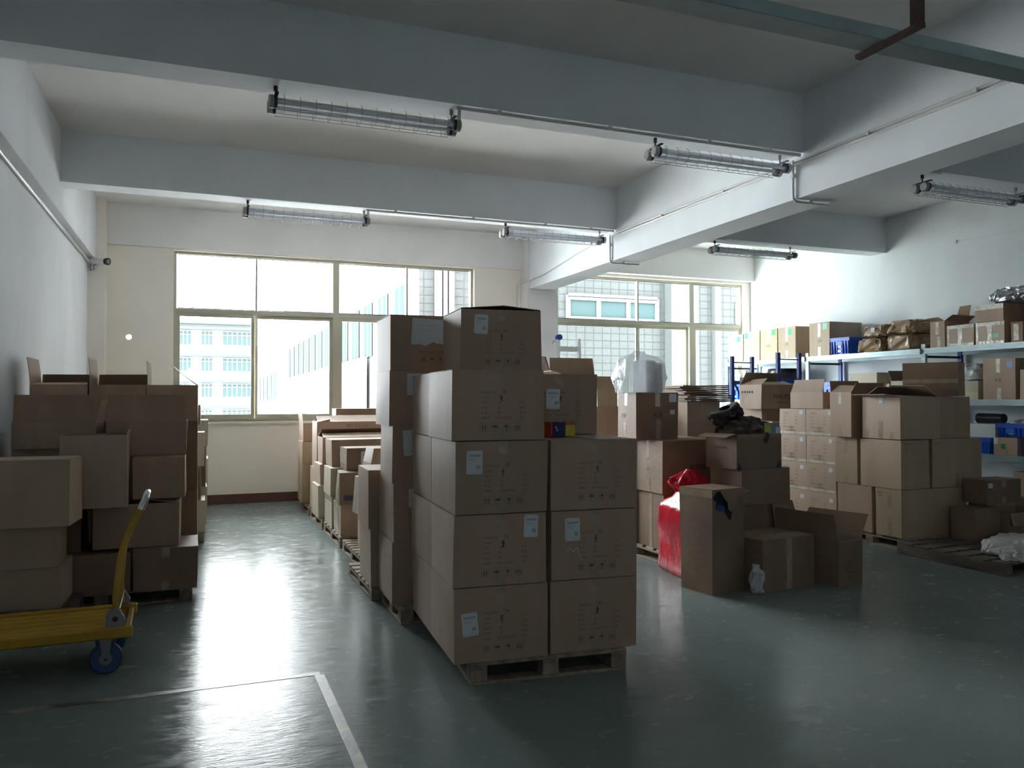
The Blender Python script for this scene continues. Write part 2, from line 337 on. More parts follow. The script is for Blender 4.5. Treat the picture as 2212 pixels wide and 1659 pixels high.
# ------------------------------------------------------------------ outside
struct(MB().box(-60, 90, 12.2, 140, -9.2, -9).build('ground', mat('pale_concrete', (.8, .79, .76), .9)))
def facade_thing(label, X0, X1, Y0, Y1, Z0, Z1, m, wins_front=(), wins_side=(), ledges=(), ledges_side=(), gm=fglass, nx=2, nz=2):
    t_ = thing('building', label, 'building', ((X0+X1)/2, (Y0+Y1)/2, Z0)); ox, oy, oz = t_.location
    MB().box(X0-ox, X1-ox, Y0-oy, Y1-oy, 0, Z1-Z0).build('wall', m, t_)
    for (a, b_, c, d, nn) in wins_front:
        f = MB(); f.box(a-ox, b_-ox, Y0-oy-.045, Y0-oy-.001, c-oz, d-oz); fo = f.build('window', gm, t_)
        g = MB(); 
        for i in range(nn+1): x = a+(b_-a)*i/nn; g.box(x-.05-ox, x+.05-ox, Y0-oy-.07, Y0-oy-.046, c-oz, d-oz)
        for z in (c, (c+d*2)/3+.1, d): g.box(a-ox, b_-ox, Y0-oy-.085, Y0-oy-.071, z-.04-oz, z+.04-oz)
        g.build('window_frame', facade, fo)
    for (a, b_, c, d, nn) in wins_side:
        f = MB(); f.box(X0-ox-.03, X0-ox-.001, a-oy, b_-oy, c-oz, d-oz); fo = f.build('window', gm, t_)
        g = MB()
        for i in range(nn+1): y = a+(b_-a)*i/nn; g.box(X0-ox-.036, X0-ox-.031, y-.05-oy, y+.05-oy, c-oz, d-oz)
        g.build('window_frame', facade, fo)
    for (a, b_, z) in ledges: MB().box(a-ox, b_-ox, Y0-oy-.5, Y0-oy-.001, z-oz, z+.25-oz).build('ledge', mat('ledge_paint', (.035, .05, .055), 1, spec=0), t_)
    for (a, b_, z) in ledges_side: MB().box(X0-ox-.4, X0-ox-.001, a-oy, b_-oy, z-oz, z+.18-oz).build('ledge', m, t_)
    return t_
YA_ = 85; xa = lambda p: XA(p, YA_); za = lambda p: ZA(430, p, YA_)
wf = []
for (t0, t1) in ((715, 745), (773, 802), (829, 858), (886, 909)):
    for (p0, p1, nn) in ((352, 378, 3), (386, 413, 3), (434, 459, 3), (480, 543, 6)): wf.append((xa(p0), xa(p1), za(t1), za(t0), nn))
facade_thing('white five-storey block with rows of teal windows seen through the left window', xa(300), xa(556), YA_, YA_+12, -9, za(694), facade, wf,
             ledges=[(xa(300), xa(556), za(y)) for y in (712, 770, 826, 882)]+[(xa(300), xa(556), za(700))])
XM = XA(600, 45)
facade_thing('narrow white building with balconies right of the five-storey block', XM, XM+6, 45, 62, -9, ZA(600, 705, 45), facade, 
             wins_front=[(XM+.4+i*1.5, XM+1.2+i*1.5, z, z+1.5, 2) for i in range(3) for z in (-4.6, -1.6, 1.4)],
             wins_side=[(46+i*3, 47.6+i*3, z, z+1.5, 2) for i in range(5) for z in (-4.6, -1.6, 1.4)], gm=fglassb)
XBd = XA(905, 15.2)
ws = []; y = 16.2
while y < 40:
    for z in (-.9, 2.5): ws.append((y, y+1.0, z, z+1.35, 2))
    y += 1.75
bt = facade_thing('long tiled building with a row of narrow windows running away outside', XBd, 20, 15.2, 42, -9, 13, facade,
             wins_front=[(XA(1262, 15.2)-.4, XA(1417, 15.2), ZA(1340, 692, 15.2), ZA(1340, 643, 15.2), 3), (XA(1590, 15.2), XA(1606, 15.2), ZA(1600, 700, 15.2), ZA(1600, 657, 15.2), 1)], wins_side=ws)
MB().box(XBd-bt.location.x, 20-bt.location.x, 15.17-bt.location.y, 15.199-bt.location.y, 0, 22).build('tiled_front', tilem, bt)
pp = MB()
for px in (948, 960, 972, 1548): 
    x = XA(px, 15.1)-bt.location.x; pp.box(x-.07, x+.07, 15.02-bt.location.y, 15.169-bt.location.y, 0, 19)
pp.build('drainpipe', facade, bt)
mm = MB(); x = XA(1470, 15.1)-bt.location.x; mm.box(x-.35, x+.35, 14.9-bt.location.y, 15.169-bt.location.y, 0, 20); mm.build('pilaster', mat('pilaster_paint', (.055, .058, .058), 1, spec=0), bt)
tag(MB().prism([(XA(690, 24), -9), (XBd-.09, -9), (XBd-.09, ZA(800, 770, 20)), (XA(690, 24), ZA(700, 800, 24))], 20, 27).build('annex_building', mat('annex_paint', (.8, .8, .8), 1, spec=0)), 'low white annex with a sloping roof beside the tiled building', 'building')

# ------------------------------------------------------------------ cartons
FC = {}
def flat_text(s, size=1.0):
    k = (s, size)
    if k in FC: return FC[k]
    cu = bpy.data.curves.new('t', 'FONT'); cu.body = s; cu.size = size; cu.resolution_u = 2
    o = bpy.data.objects.new('t', cu); C.objects.link(o); me = bpy.data.meshes.new_from_object(o.evaluated_get(bpy.context.evaluated_depsgraph_get()))
    r = ([(v.co.x, v.co.y) for v in me.vertices], [tuple(p.vertices) for p in me.polygons])
    bpy.data.objects.remove(o); bpy.data.curves.remove(cu); bpy.data.meshes.remove(me); FC[k] = r; return r
class Ink:   # flat drawing in metres, later laid on a face
    def __init__(s): s.v = []; s.f = []
    def poly(s, pts): n = len(s.v); s.v += pts; s.f.append(tuple(range(n, n+len(pts))))
    def text(s, x, y, body, size):
        v, f = flat_text(body); n = len(s.v); s.v += [(x+a*size, y+b_*size) for a, b_ in v]; s.f += [tuple(i+n for i in q_) for q_ in f]
    def rect(s, x0, y0, x1, y1): s.poly([(x0, y0), (x1, y0), (x1, y1), (x0, y1)])
    def frame(s, x0, y0, x1, y1, w=.0012): s.rect(x0, y0, x1, y0+w); s.rect(x0, y1-w, x1, y1); s.rect(x0, y0, x0+w, y1); s.rect(x1-w, y0, x1, y1)
    def line(s, pts, w):
        for (a, b_), (c, d) in zip(pts[:-1], pts[1:]):
            L = math.hypot(c-a, d-b_) or 1; nx_, ny_ = -(d-b_)/L*w/2, (c-a)/L*w/2
            s.poly([(a+nx_, b_+ny_), (a-nx_, b_-ny_), (c-nx_, d-ny_), (c+nx_, d+ny_)])
def icons(I, x, y, s=.040, gap=.059, which=(0, 1, 2, 3)):
    for k in which:
        a = x+k*gap; I.frame(a, y, a+s, y+s*1.05); U = lambda u, v: (a+u*s, y+v*s)
        if k == 0:
            for c in (.33, .67): I.poly([U(c-.07, .18), U(c+.07, .18), U(c+.07, .6), U(c-.07, .6)]); I.poly([U(c-.14, .58), U(c+.14, .58), U(c, .86)])
            I.poly([U(.2, .1), U(.8, .1), U(.8, .14), U(.2, .14)])
        if k == 1:
            I.poly([U(.5+.36*math.cos(t_), .46+.34*math.sin(t_)) for t_ in [math.pi*i/10 for i in range(11)]]); I.poly([U(.48, .15), U(.52, .15), U(.52, .5), U(.48, .5)]); I.poly([U(.42, .13), U(.52, .13), U(.52, .17), U(.42, .17)])
        if k == 2:
            I.poly([U(.3, .85), U(.27, .6), U(.36, .46), U(.5, .42), U(.64, .46), U(.73, .6), U(.7, .85), U(.55, .7), U(.48, .8)][::-1]); I.poly([U(.47, .15), U(.53, .15), U(.53, .45), U(.47, .45)]); I.poly([U(.33, .1), U(.67, .1), U(.67, .16), U(.33, .16)])
        if k == 3:
            I.poly([U(.4, .42), U(.6, .42), U(.6, .62), U(.5, .86), U(.4, .62)])
            for m in (1, -1): I.poly([U(.5+m*p_, q_) for p_, q_ in ((.1, .12), (.22, .12), (.36, .45), (.34, .75), (.26, .72), (.24, .45), (.12, .34))])
class Box:
    def __init__(s, name, label, cat, x, y, z, w, d, h, rot=0, m=None, open_=False, flaps=None, topf=False, tape=True, group=None, jit=.004, bulge=.004, skew=(0, 0)):
        """x,y = front-left corner (before rot), rot in degrees about that corner"""
        s.w, s.d, s.h = w, d, h; s.m = m or card; R = Matrix.Rotation(math.radians(rot), 3, 'Z')
        c = Vector((x, y, z)) + R @ Vector((w/2, d/2, 0))
        s.o = thing(name, label, cat, c, math.radians(rot), group); s.seed = random.random()*100
        hh = h-.003 if (topf and not open_) else h; s.hh = hh
        rj = lambda: random.uniform(-jit, jit)
        s.cj = {(i, j, k): Vector((rj(), rj(), 0)) for i in (0, 1) for j in (0, 1) for k in (0, 1)}
        for q_ in s.cj: s.cj[q_] += Vector((skew[0]*q_[2], skew[1]*q_[2], 0))
        s.bulge = {f: random.uniform(.3, 1)*bulge for f in 'FBLRT'}
        b_ = MB(); n_ = 6
        faces = 'FBLR' if open_ else 'FBLRT'
        for f in faces: s.grid(b_, f, 0, s.fw(f), 0, s.fh(f), n_, 0)
        s.quad_bottom(b_)
        if open_:
            t_ = .005
            for f in 'FBLR':   # inner skins and rims
                a = s.pt(f, 0, 0, -t_); 
                S = s.fw(f); pts = [s.pt(f, t_, .004, -t_), s.pt(f, S-t_, .004, -t_), s.pt(f, S-t_, hh, -t_), s.pt(f, t_, hh, -t_)]
                b_.add(pts, [(3, 2, 1, 0)], 1)
                b_.add([s.pt(f, 0, hh, 0), s.pt(f, S, hh, 0), s.pt(f, S-t_, hh, -t_), s.pt(f, t_, hh, -t_)], [(0, 1, 2, 3)], 0)
            b_.add([(-w/2+t_, -d/2+t_, .005), (w/2-t_, -d/2+t_, .005), (w/2-t_, d/2-t_, .005), (-w/2+t_, d/2-t_, .005)], [(0, 1, 2, 3)], 1)
        s.body = b_.build('body', [s.m, cardin], s.o)
        if topf and not open_:
            sp = topf
            if sp == 'y':
                for a, c_ in ((-w/2+.001, -.0025), (.0025, w/2-.001)): MB().box(a, c_, -d/2+.001, d/2-.001, hh+.0005, h).build('top_flap', s.m, s.o)
            else:
                for a, c_ in ((-d/2+.001, -.0025), (.0025, d/2-.001)): MB().box(-w/2+.001, w/2-.001, a, c_, hh+.0005, h).build('top_flap', s.m, s.o)
        for f, (ang, ln) in (flaps or {}).items(): s.flap(f, ang, ln)
        if tape:
            tw = .05; tm = tape if not isinstance(tape, bool) else tapem
            s.decal('F', w/2-tw/2, w/2+tw/2, hh-.065, hh-.001, tm, 'packing_tape'); s.decal('F', w/2-tw/2, w/2+tw/2, .001, .06, tm, 'packing_tape')
            if topf == 'y': MB().box(-tw/2, tw/2, -d/2, d/2, h+.0003, h+.0012).build('packing_tape', tm, s.o)
    def fw(s, f): return s.w if f in 'FBT' else s.d
    def fh(s, f): return s.d if f == 'T' else s.hh
    def pt(s, f, a, c, off=0):
        w, d, h = s.w, s.d, s.hh
        if f == 'F': p = Vector((-w/2+a, -d/2, c)); nn = Vector((0, -1, 0)); u, v = a/w, c/h
        elif f == 'B': p = Vector((w/2-a, d/2, c)); nn = Vector((0, 1, 0)); u, v = a/w, c/h
        elif f == 'L': p = Vector((-w/2, d/2-a, c)); nn = Vector((-1, 0, 0)); u, v = a/d, c/h
        elif f == 'R': p = Vector((w/2, -d/2+a, c)); nn = Vector((1, 0, 0)); u, v = a/d, c/h
        else: p = Vector((-w/2+a, -d/2+c, h)); nn = Vector((0, 0, 1)); u, v = a/w, c/d
        u = min(max(u, 0), 1); v = min(max(v, 0), 1)
        x, y, z = p.x/w+.5, p.y/d+.5, p.z/h; q = Vector()
        for (i, j, k), J in s.cj.items(): q += J*((x if i else 1-x)*(y if j else 1-y)*(z if k else 1-z))
        bl = s.bulge[f]*math.sin(math.pi*u)*math.sin(math.pi*v)*(1+.5*noise.noise(Vector((u*3, v*3, s.seed))))
        if f == 'T': bl = -abs(bl)*.3
        return p+q+nn*(bl+off)
    def grid(s, b_, f, a0, a1, c0, c1, n_, mi, off=0):
        vs = [s.pt(f, a0+(a1-a0)*i/n_, c0+(c1-c0)*j/n_, off) for j in range(n_+1) for i in range(n_+1)]
        b_.add(vs, [(j*(n_+1)+i, j*(n_+1)+i+1, (j+1)*(n_+1)+i+1, (j+1)*(n_+1)+i) for j in range(n_) for i in range(n_)], mi, True)
    def quad_bottom(s, b_):
        w, d = s.w, s.d
        b_.add([Vector((-w/2, -d/2, 0))+s.cj[0, 0, 0], Vector((w/2, -d/2, 0))+s.cj[1, 0, 0], Vector((w/2, d/2, 0))+s.cj[1, 1, 0], Vector((-w/2, d/2, 0))+s.cj[0, 1, 0]], [(3, 2, 1, 0)])
    def decal(s, f, a0, a1, c0, c1, m, name, off=.0012, n_=4):
        b_ = MB(); s.grid(b_, f, a0, a1, c0, c1, n_, 0, off); return b_.build(name, m, s.o)
    def flap(s, f, ang, ln, name='flap'):
        """ang: 0 upright, 90 folded out level, 180 hanging, negative = folded inwards"""
        S = s.fw(f); h = s.hh; n_ = 4; t_ = .004; b_ = MB(); A = math.radians(ang)
        nn = {'F': Vector((0, -1, 0)), 'B': Vector((0, 1, 0)), 'L': Vector((-1, 0, 0)), 'R': Vector((1, 0, 0))}[f]
        vs = []; crook = random.uniform(-.012, .012)
        for side in (0, 1):
            for j in range(n_+1):
                for i in range(n_+1):
                    u = i/n_; v = j/n_; ins = .006+.012*v
                    p = s.pt(f, ins+(S-2*ins)*u, h, 0); dr = nn*math.sin(A)+Vector((0, 0, 1))*math.cos(A); nr = nn*math.cos(A)-Vector((0, 0, 1))*math.sin(A)
                    bend = .02*v*v*ln/.25+crook*v*(u-.5)
                    vs.append(p+dr*(ln*v)+nr*(bend-(t_ if side else 0))+Vector((0, 0, .001)))
        k = (n_+1)**2
        for side in (0, 1):
            fs = [(j*(n_+1)+i, j*(n_+1)+i+1, (j+1)*(n_+1)+i+1, (j+1)*(n_+1)+i) for j in range(n_) for i in range(n_)]
            b_.add(vs[side*k:side*k+k], fs if side == 0 else [q[::-1] for q in fs], side, True)
        rim = [i for i in range(n_+1)]+[j*(n_+1)+n_ for j in range(1, n_+1)]+[n_*(n_+1)+i for i in range(n_-1, -1, -1)]+[j*(n_+1) for j in range(n_-1, 0, -1)]
        m_ = len(rim); b_.add([vs[i] for i in rim]+[vs[i+k] for i in rim], [(i, i+m_, (i+1) % m_+m_, (i+1) % m_) for i in range(m_)], 0)
        return b_.build(name, [s.m, cardin], s.o)
    def ink(s, f, I, x, y, m=ink, name='printing', tilt=0, off=.0022):
        b_ = MB(); c, q = math.cos(tilt), math.sin(tilt)
        b_.add([s.pt(f, x+a*c-e*q, y+a*q+e*c, off) for a, e in I.v], I.f); return b_.build(name, m, s.o)
    def label(s, f, x, y, w_, h_, tilt=0, name='shipping_label', m=None, lines=True, off=.0026):
        b_ = MB(); c, q = math.cos(tilt), math.sin(tilt); T = lambda a, e, o_: s.pt(f, x+a*c-e*q, y+a*q+e*c, o_)
        n_ = 3; r = .006 if w_ > .05 else 0
        out = [(r, 0), (w_-r, 0), (w_, r), (w_, h_-r), (w_-r, h_), (r, h_), (0, h_-r), (0, r)] if r else [(0, 0), (w_, 0), (w_, h_), (0, h_)]
        b_.add([T(a, e, off) for a, e in out]+[T(w_/2, h_/2, off)], [(i, (i+1) % len(out), len(out)) for i in range(len(out))])
        if lines:
            rc = [(.10, .90, .22, .93)]+[(.14, .74, .88, .84)]+[(.12, .62, .70, .645), (.25, .55, .6, .57), (.62, .22, .86, .38), (.1, .06, .18, .09), (.5, .06, .56, .09), (.75, .06, .88, .09)]
            for a0, c0, a1, c1 in rc: b_.add([T(w_*a, h_*e, off+.0006) for a, e in ((a0, c0), (a1, c0), (a1, c1), (a0, c1))], [(0, 1, 2, 3)], 1)
        return b_.build(name, [m or white, greyink], s.o)
GRP = None
def carton(label, x, y, z, w, d, h, rot=0, m=None, name='carton', cat='carton', **k):
    return Box(name, label, cat, x, y, z, w, d, h, rot, m, **k)
def opencarton(label, x, y, z, w, d, h, rot=0, m=None, flaps=None, **k):
    k.setdefault('tape', False)
    return Box('open_carton', label, 'carton', x, y, z, w, d, h, rot, m, open_=True, flaps=flaps, **k)
def main_print(I, var=0, x=.16):
    L = .0175
    for i, s_ in enumerate(['Model NO:', 'Color:', 'QTY:', 'N.W.:', 'G.W.:', 'MEAS:']): I.text(x, .235-i*.0255, s_, L)
    for i, s_ in enumerate(['PCS', 'KGS', 'KGS']): I.text(x+.205, .184-i*.0255, s_, L)
    I.text(x+.075, .1075, '54.5X47X36', L); I.text(x+.205, .1075, 'CM', L)
    icons(I, x-.005, .045)
def main_hand(I, var=0, x=.16):
    I.text(x+.11, .235, 'T5', .022)
    a, c = x+.088+.01*(var % 2), .205
    sh = [[(0, .022), (.014, .026), (.003, .008), (.016, -.002)], [(.0, .015), (.012, .028), (.014, .008), (.002, .0), (.014, -.006), (.006, .022)], [(.014, .03), (.002, .010), (.012, .014), (.008, -.004)]][var % 3]
    I.line([(a+p_, c-.008+q_) for p_, q_ in sh], .0042); I.line([(a+.002, c+.002), (a+.018, c+.006)], .003)
    for i, s_ in enumerate(['16', '51', '57']): I.text(x+.085, .184-i*.0255, s_, .017)

def pallet(label, x, y, w, d, h=.11, rot=0, m=None, group=None, nb=7, solid=False):
    """x,y front-left corner; boards run along x, front shows blocks"""
    m = m or wood; t_ = thing('pallet', label, 'pallet', Vector((x, y, 0))+Matrix.Rotation(math.radians(rot), 3, 'Z') @ Vector((w/2, d/2, 0)), math.radians(rot), group)
    bw = d/(nb+.0)*.74
    for i in range(nb):
        yy = -d/2+(d-bw)*i/(nb-1); MB().box(-w/2, w/2, yy, yy+bw, h-.017, h, 0, .002).build('top_board', m, t_)
    for i in range(3):
        xx = -w/2+(w-.085)*i/2
        MB().box(xx, xx+.085, -d/2+.003, d/2-.003, h-.034, h-.0175, 0, .002).build('stringer_board', m, t_)
        if solid: MB().box(xx, xx+.085, -d/2+.003, d/2-.003, .0165, h-.0345, 0, .003).build('side_beam', m, t_)
        for j in range(0 if solid else 3):
            yy = -d/2+.004+(d-.098)*j/2; MB().box(xx, xx+.085, yy, yy+.09, .0165, h-.0345, 0, .003).build('block', m, t_)
        MB().box(xx, xx+.085, -d/2+.003, d/2-.003, 0, .016, 0, .002).build('bottom_board', m, t_)
    MB().box(-w/2+.086, -.0435, -d/2+.004, -d/2+.09, 0, .0155, 0, .002).build('bottom_board', m, t_)
    MB().box(.0435, w/2-.086, -d/2+.004, -d/2+.09, 0, .0155, 0, .002).build('bottom_board', m, t_)
    return t_

# ------------------------------------------------------------------ centre pallet: model cartons in a block, five high at the front left
A0 = Vector((1.175, 3.78, 0)); AR = -4.0; RA = Matrix.Rotation(math.radians(AR), 3, 'Z')
def ap(u, v): q = A0+RA @ Vector((u, v, 0)); return q.x, q.y
px_, py_ = ap(.085, -.01); pallet('bare wooden pallet under the tall centre stack of printed cartons', px_, py_, .84, 1.08, .112, AR-1, nb=6)
ZR = [.113, .487, .847, 1.215, 1.575]
def mbox(label, u, v, row, w=.488, d=.54, hh=None, lab=None, var=0, back=False, topf=False, prt=True, dz=0, tape=True, group=None, skew=(0, 0)):
    x, y = ap(u, v); h = (hh or (ZR[row+1]-ZR[row] if row < 4 else .37))-.005
    o = carton(label, x, y, ZR[row]+dz, w, d, h, AR+random.uniform(-.9, .9), jit=.006, bulge=.008, topf=topf, tape=tape, group=group, skew=skew)
    if prt:
        xo = .15 if not back else .14
        I = Ink(); main_print(I, x=xo); o.ink('F', I, 0, 0, inkf, 'printing')
        I = Ink(); main_hand(I, var, x=xo); o.ink('F', I, 0, 0, ink, 'handwriting', off=.0024)
    if lab: o.label('F', *lab)
    return o
fl = ['lowest front left carton of the centre stack, white label low on its left', 'front left carton second from the pallet, white label at its upper right',
      'front left carton of the centre stack, label beside its heading', 'front left carton of the centre stack, fourth up, no label, under the top box']
for i, lb in enumerate(fl):
    mbox(lb, [0, -.002, .004, -.012][i], 0, i, w=[.495, .49, .492, .49][i], lab=[(.045, .13, .082, .115, .09), (.365, .235, .078, .112, -.05), (.055, .20, .084, .118, 0), None][i], var=i, topf='y' if i == 3 else False)
fr = ['lowest front right carton of the centre stack, no label', 'middle front right carton of the centre stack, chalk scrawl under its white label', 'uppermost front right carton of the centre stack, under the small boxed packet']
for i, lb in enumerate(fr):
    o = mbox(lb, .512, .0, i, w=.485, lab=[None, (.075, .20, .084, .118, .02), None][i], var=i+1, topf='y' if i == 2 else False)
    if i == 1:
        I = Ink(); I.line([(.085, .15), (.10, .165), (.12, .145), (.14, .165), (.155, .13), (.165, .10)], .003); o.ink('F', I, 0, 0, white, 'chalk_mark', off=.003)
for i in range(4):
    mbox(['lowest', 'second', 'third', 'fourth'][i]+' carton up in the rear left column of the centre stack', .0, .552, i, w=.48, var=i, prt=False, topf='y' if i == 3 else False)
for i in range(4):
    mbox(['lowest carton in the rear right column of the centre stack', 'second carton in the rear right column of the centre stack', 'third carton in the rear right column of the centre stack', 'carton with white label raised behind the boxed packet, right of the tall column'][i], .535, .555, i, w=.48,
         lab=(.155, .15, .084, .118, -.03) if i == 3 else None, var=i, back=True, topf='y' if i == 3 else False, prt=i == 3)
tb = mbox('top carton crowning the centre stack, lid flaps sprung slightly open', .172, .56, 4, w=.486, d=.5, lab=(.075, .225, .082, .112, -.05), var=1, prt=False)
I = Ink(); main_print(I, x=.145); tb.ink('F', I, 0, 0, inkf, 'printing'); I = Ink(); main_hand(I, 2, .145); tb.ink('F', I, 0, 0, ink, 'handwriting')
for sgn in (-1, 1):   # sprung lid
    f = MB(); a, c = (-.24, .0) if sgn < 0 else (.006, .24)
    za, zc = ((.003, .022) if sgn < 0 else (.024, .003))
    f.add([(a, -.248, tb.hh+za), (c, -.248, tb.hh+zc), (c, .24, tb.hh+zc*.6), (a, .24, tb.hh+za), (a, -.248, tb.hh+za+.004), (c, -.248, tb.hh+zc+.004), (c, .24, tb.hh+zc*.6+.004), (a, .24, tb.hh+za+.004)],
          [(0, 3, 2, 1), (4, 5, 6, 7), (0, 1, 5, 4), (1, 2, 6, 5), (2, 3, 7, 6), (3, 0, 4, 7)]); f.build('top_flap', card, tb.o)
x, y = ap(.69, .30); pk = thing('small_packet', 'small orange and dark blue packet with a yellow end on top of a carton', 'packet', (x, y, 1.2155), math.radians(-2))
MB().box(-.085, -.078, -.05, .05, 0, .078, 0, .002).build('orange_panel', mat('orange_print', (.75, .09, .02), .45), pk)
bl = MB().box(-.0775, 0, -.05, .05, 0, .078, 0, .002).build('blue_body', mat('navy_print', (.01, .015, .16), .45), pk)
I = Ink(); I.line([(-.062, .045), (-.055, .058), (-.050, .03), (-.045, .04)], .004); b = MB(); b.add([(a, -.0515, c) for a, c in I.v], I.f); b.build('logo', white, pk)
MB().box(.0005, .05, -.045, .05, .063, .075, 0, .001).build('orange_lid', MAT['orange_print'], pk)
b = MB().box(.0005, .06, -.045, .05, 0, .0625, 0, .002)
for i in range(6): b.box(.004+i*.0095, .007+i*.0095, -.048, -.0452, .002, .061)
b.build('yellow_end', mat('yellow_print', (.72, .62, .08), .5), pk)

# tall second stack left of the centre, one column showing, handwritten sheets
pallet('pallet under the tall column of cartons with paper sheets', 1.19, 4.95, .9, .62, .10, -1)
BZ = [.101, .50, .88, 1.25, 1.61, 1.975]; BL = ['lowest carton of the tall column with paper sheets', 'second carton up in the tall column, pale label on its front', 'carton with a handwritten sheet reading T5, middle of the tall column', 'carton with a half hidden sheet, second from the top of the tall column', 'top carton of the tall column with a large torn white sheet']
for i in range(5):
    x = [1.165, 1.165, 1.16, 1.145, 1.145][i]
    o = carton(BL[i], x, 5.07, BZ[i], .50, .50, BZ[i+1]-BZ[i]-.002, -2.2+[0, .3, -1.2, .8, 0][i], jit=.007, bulge=.008, topf='y' if i == 4 else False, tape=i == 2)
    I = Ink(); 
    icons(I, .20, .055); I.text(.20, .115, 'MEAS:  54.5X47X36  CM', .0165); 
    o.ink('F', I, 0, 0, inkf, 'printing')
    if i == 4:
        b = MB(); pts = [(.135, .17), (.145, .345), (.36, .335), (.362, .165), (.335, .18), (.305, .178), (.29, .19), (.25, .17), (.23, .162), (.20, .172)]
        b.add([o.pt('F', a, c, .006) for a, c in pts]+[o.pt('F', .25, .26, .006)], [(j, (j+1) % 10, 10) for j in range(10)]); b.build('torn_paper_sheet', white, o.o)
        I = Ink(); I.text(.19, .29, 'No.1   T5 57X54', .018); I.text(.21, .26, '16 . 51', .016); o.ink('F', I, 0, 0, greyink, 'handwriting', off=.0068)
    if i == 3: o.label('F', .115, .20, .16, .14, 0, 'paper_sheet', lines=False)
    if i == 2:
        o.label('F', .075, .175, .15, .165, .06, 'paper_sheet', lines=False); I = Ink(); I.text(.125, .275, 'T5', .035); I.text(.125, .20, 'A4.16', .024); o.ink('F', I, 0, 0, ink, 'handwriting', off=.0035)
    if i == 1: o.label('F', .10, .22, .09, .12, 0)
# two columns of cartons further back
pallet('pallet sticking out behind the tall column of cartons', 1.14, 5.62, .95, .95, .085, 0)
carton('lower plain carton with ribbed side just behind the tall column', 1.14, 5.64, .088, .50, .50, .415, -2, bulge=.008, tape=False)
carton('upper plain carton with pale top just behind the tall column', 1.12, 5.62, .505, .50, .50, .415, -2, bulge=.008, topf='y', tape=False)

# ------------------------------------------------------------------ long row of piles on pallets towards the window
for (yy, d, lb, nb) in ((6.62, .95, 'pallet with bare boards showing at the near end of the aisle row', 8), (7.72, 1.05, 'pallet under the battered cartons in the middle of the aisle row', 6), (8.9, 1.0, 'pallet under the tall cartons of the aisle row', 6), (10.0, 1.0, 'pallet under the farthest piles by the window', 6)):
    pallet(lb, 1.26, yy, 1.0, d, .105, 0, nb=nb, group=None)
Z0 = .108
def put(lb, x, y, z0, z1, w, d, rot=0, m=None, open_=False, flaps=None, **k):
    f = opencarton if open_ else carton; k.setdefault('tape', False)
    if open_: return f(lb, x, y, z0, w, d, z1-z0-.002, rot, m, flaps=flaps, **k)
    return f(lb, x, y, z0, w, d, z1-z0-.002, rot, m, **k)
def side_text(o, f, x, y, size=.022, rows=5, cols=2, m=inkf):
    I = Ink(); ws_ = ['ITEM NO.', 'QTY:', 'N.W.', 'G.W.', 'MEAS:']
    for i in range(rows):
        I.text(x, y-i*size*1.8, ws_[i % 5], size)
        if cols > 1 and i > 0: I.text(x+size*8, y-i*size*1.8, ['PCS', 'KGS', 'KGS', 'CM'][i % 4], size)
    o.ink(f, I, 0, 0, m)
# nearest pallet
put('pale taped carton standing on the bare-boarded aisle pallet', 1.34, 6.78, Z0, .42, .42, .45, 0, cardl, tape=tapec)
o = put('carton leaning above the bare-boarded pallet, wrapped in clear tape', 1.30, 6.82, .42, .74, .34, .36, 3, cardl, tape=tapec, skew=(.03, 0)); o.decal('L', .02, .14, 0, .31, tapec, 'packing_tape')
o = put('tilted small carton with brown band and white label near the tall column', 1.36, 6.85, .742, 1.0, .36, .30, 2, cardp, skew=(.05, 0)); o.label('F', .12, .04, .13, .12)
o.decal('L', .0, .3, .08, .13, tapem, 'packing_tape')
# middle pallet
o = put('carton with clear tape wrap, lowest of the battered pair', 1.275, 7.74, Z0, .41, .42, .44, 0, card); o.decal('L', .05, .30, 0, .295, tapec, 'packing_tape')
o = put('battered dark carton with a crushed corner in glossy tape', 1.27, 7.72, .41, .72, .42, .36, -2, cardd, jit=.018, bulge=.015, tape=False); o.decal('L', .02, .30, .01, .29, tapec, 'packing_tape'); o.decal('F', .04, .40, .04, .09, mat('dark_blue_tape', (.03, .03, .08), .4), 'dark_tape')
put('slim upright carton beside the battered one', 1.75, 7.75, Z0, .718, .30, .5, -3, card, skew=(-.03, 0))
o = put('low carton wrapped with tape and a white address label', 1.36, 7.95, .722, .94, .60, .36, 1, cardd, tape=tapec, jit=.012); o.label('F', .14, .03, .12, .15); o.decal('F', .30, .38, 0, .215, tapec, 'packing_tape'); o.decal('L', 0, .36, .06, .16, tapec, 'packing_tape')
# third pallet
o = put('lower carton with black lettering down its lit side in the aisle row', 1.275, 8.30, Z0, .425, .55, .50, 0, cardl); side_text(o, 'L', .10, .25); o.decal('L', 0, .5, .255, .31, tapec, 'packing_tape')
o = put('upper carton with black lettering down its lit side in the aisle row', 1.265, 8.32, .427, .715, .55, .48, 0, cardl); side_text(o, 'L', .10, .22)
o = put('dark fronted carton with a pale top over the lettered pair', 1.30, 8.50, .717, 1.0, .74, .42, 0, card, topf='x', tape=False); side_text(o, 'L', .05, .09, .014, 2, 1)
put('carton with crumpled pale top low in the aisle row', 1.24, 9.02, Z0, .47, .42, .50, 0, cardl, jit=.01, topf='y')
put('slim carton on the crumpled one in the aisle row', 1.26, 9.06, .473, .70, .44, .50, 0, cardp, topf='y')
o = put('carton with a raised pale lid and lettering on its side', 1.29, 9.08, .703, 1.0, .92, .46, -1, card, open_=True, flaps={'B': (-74, .26), 'F': (-84, .22)}); side_text(o, 'L', .08, .22, .02)
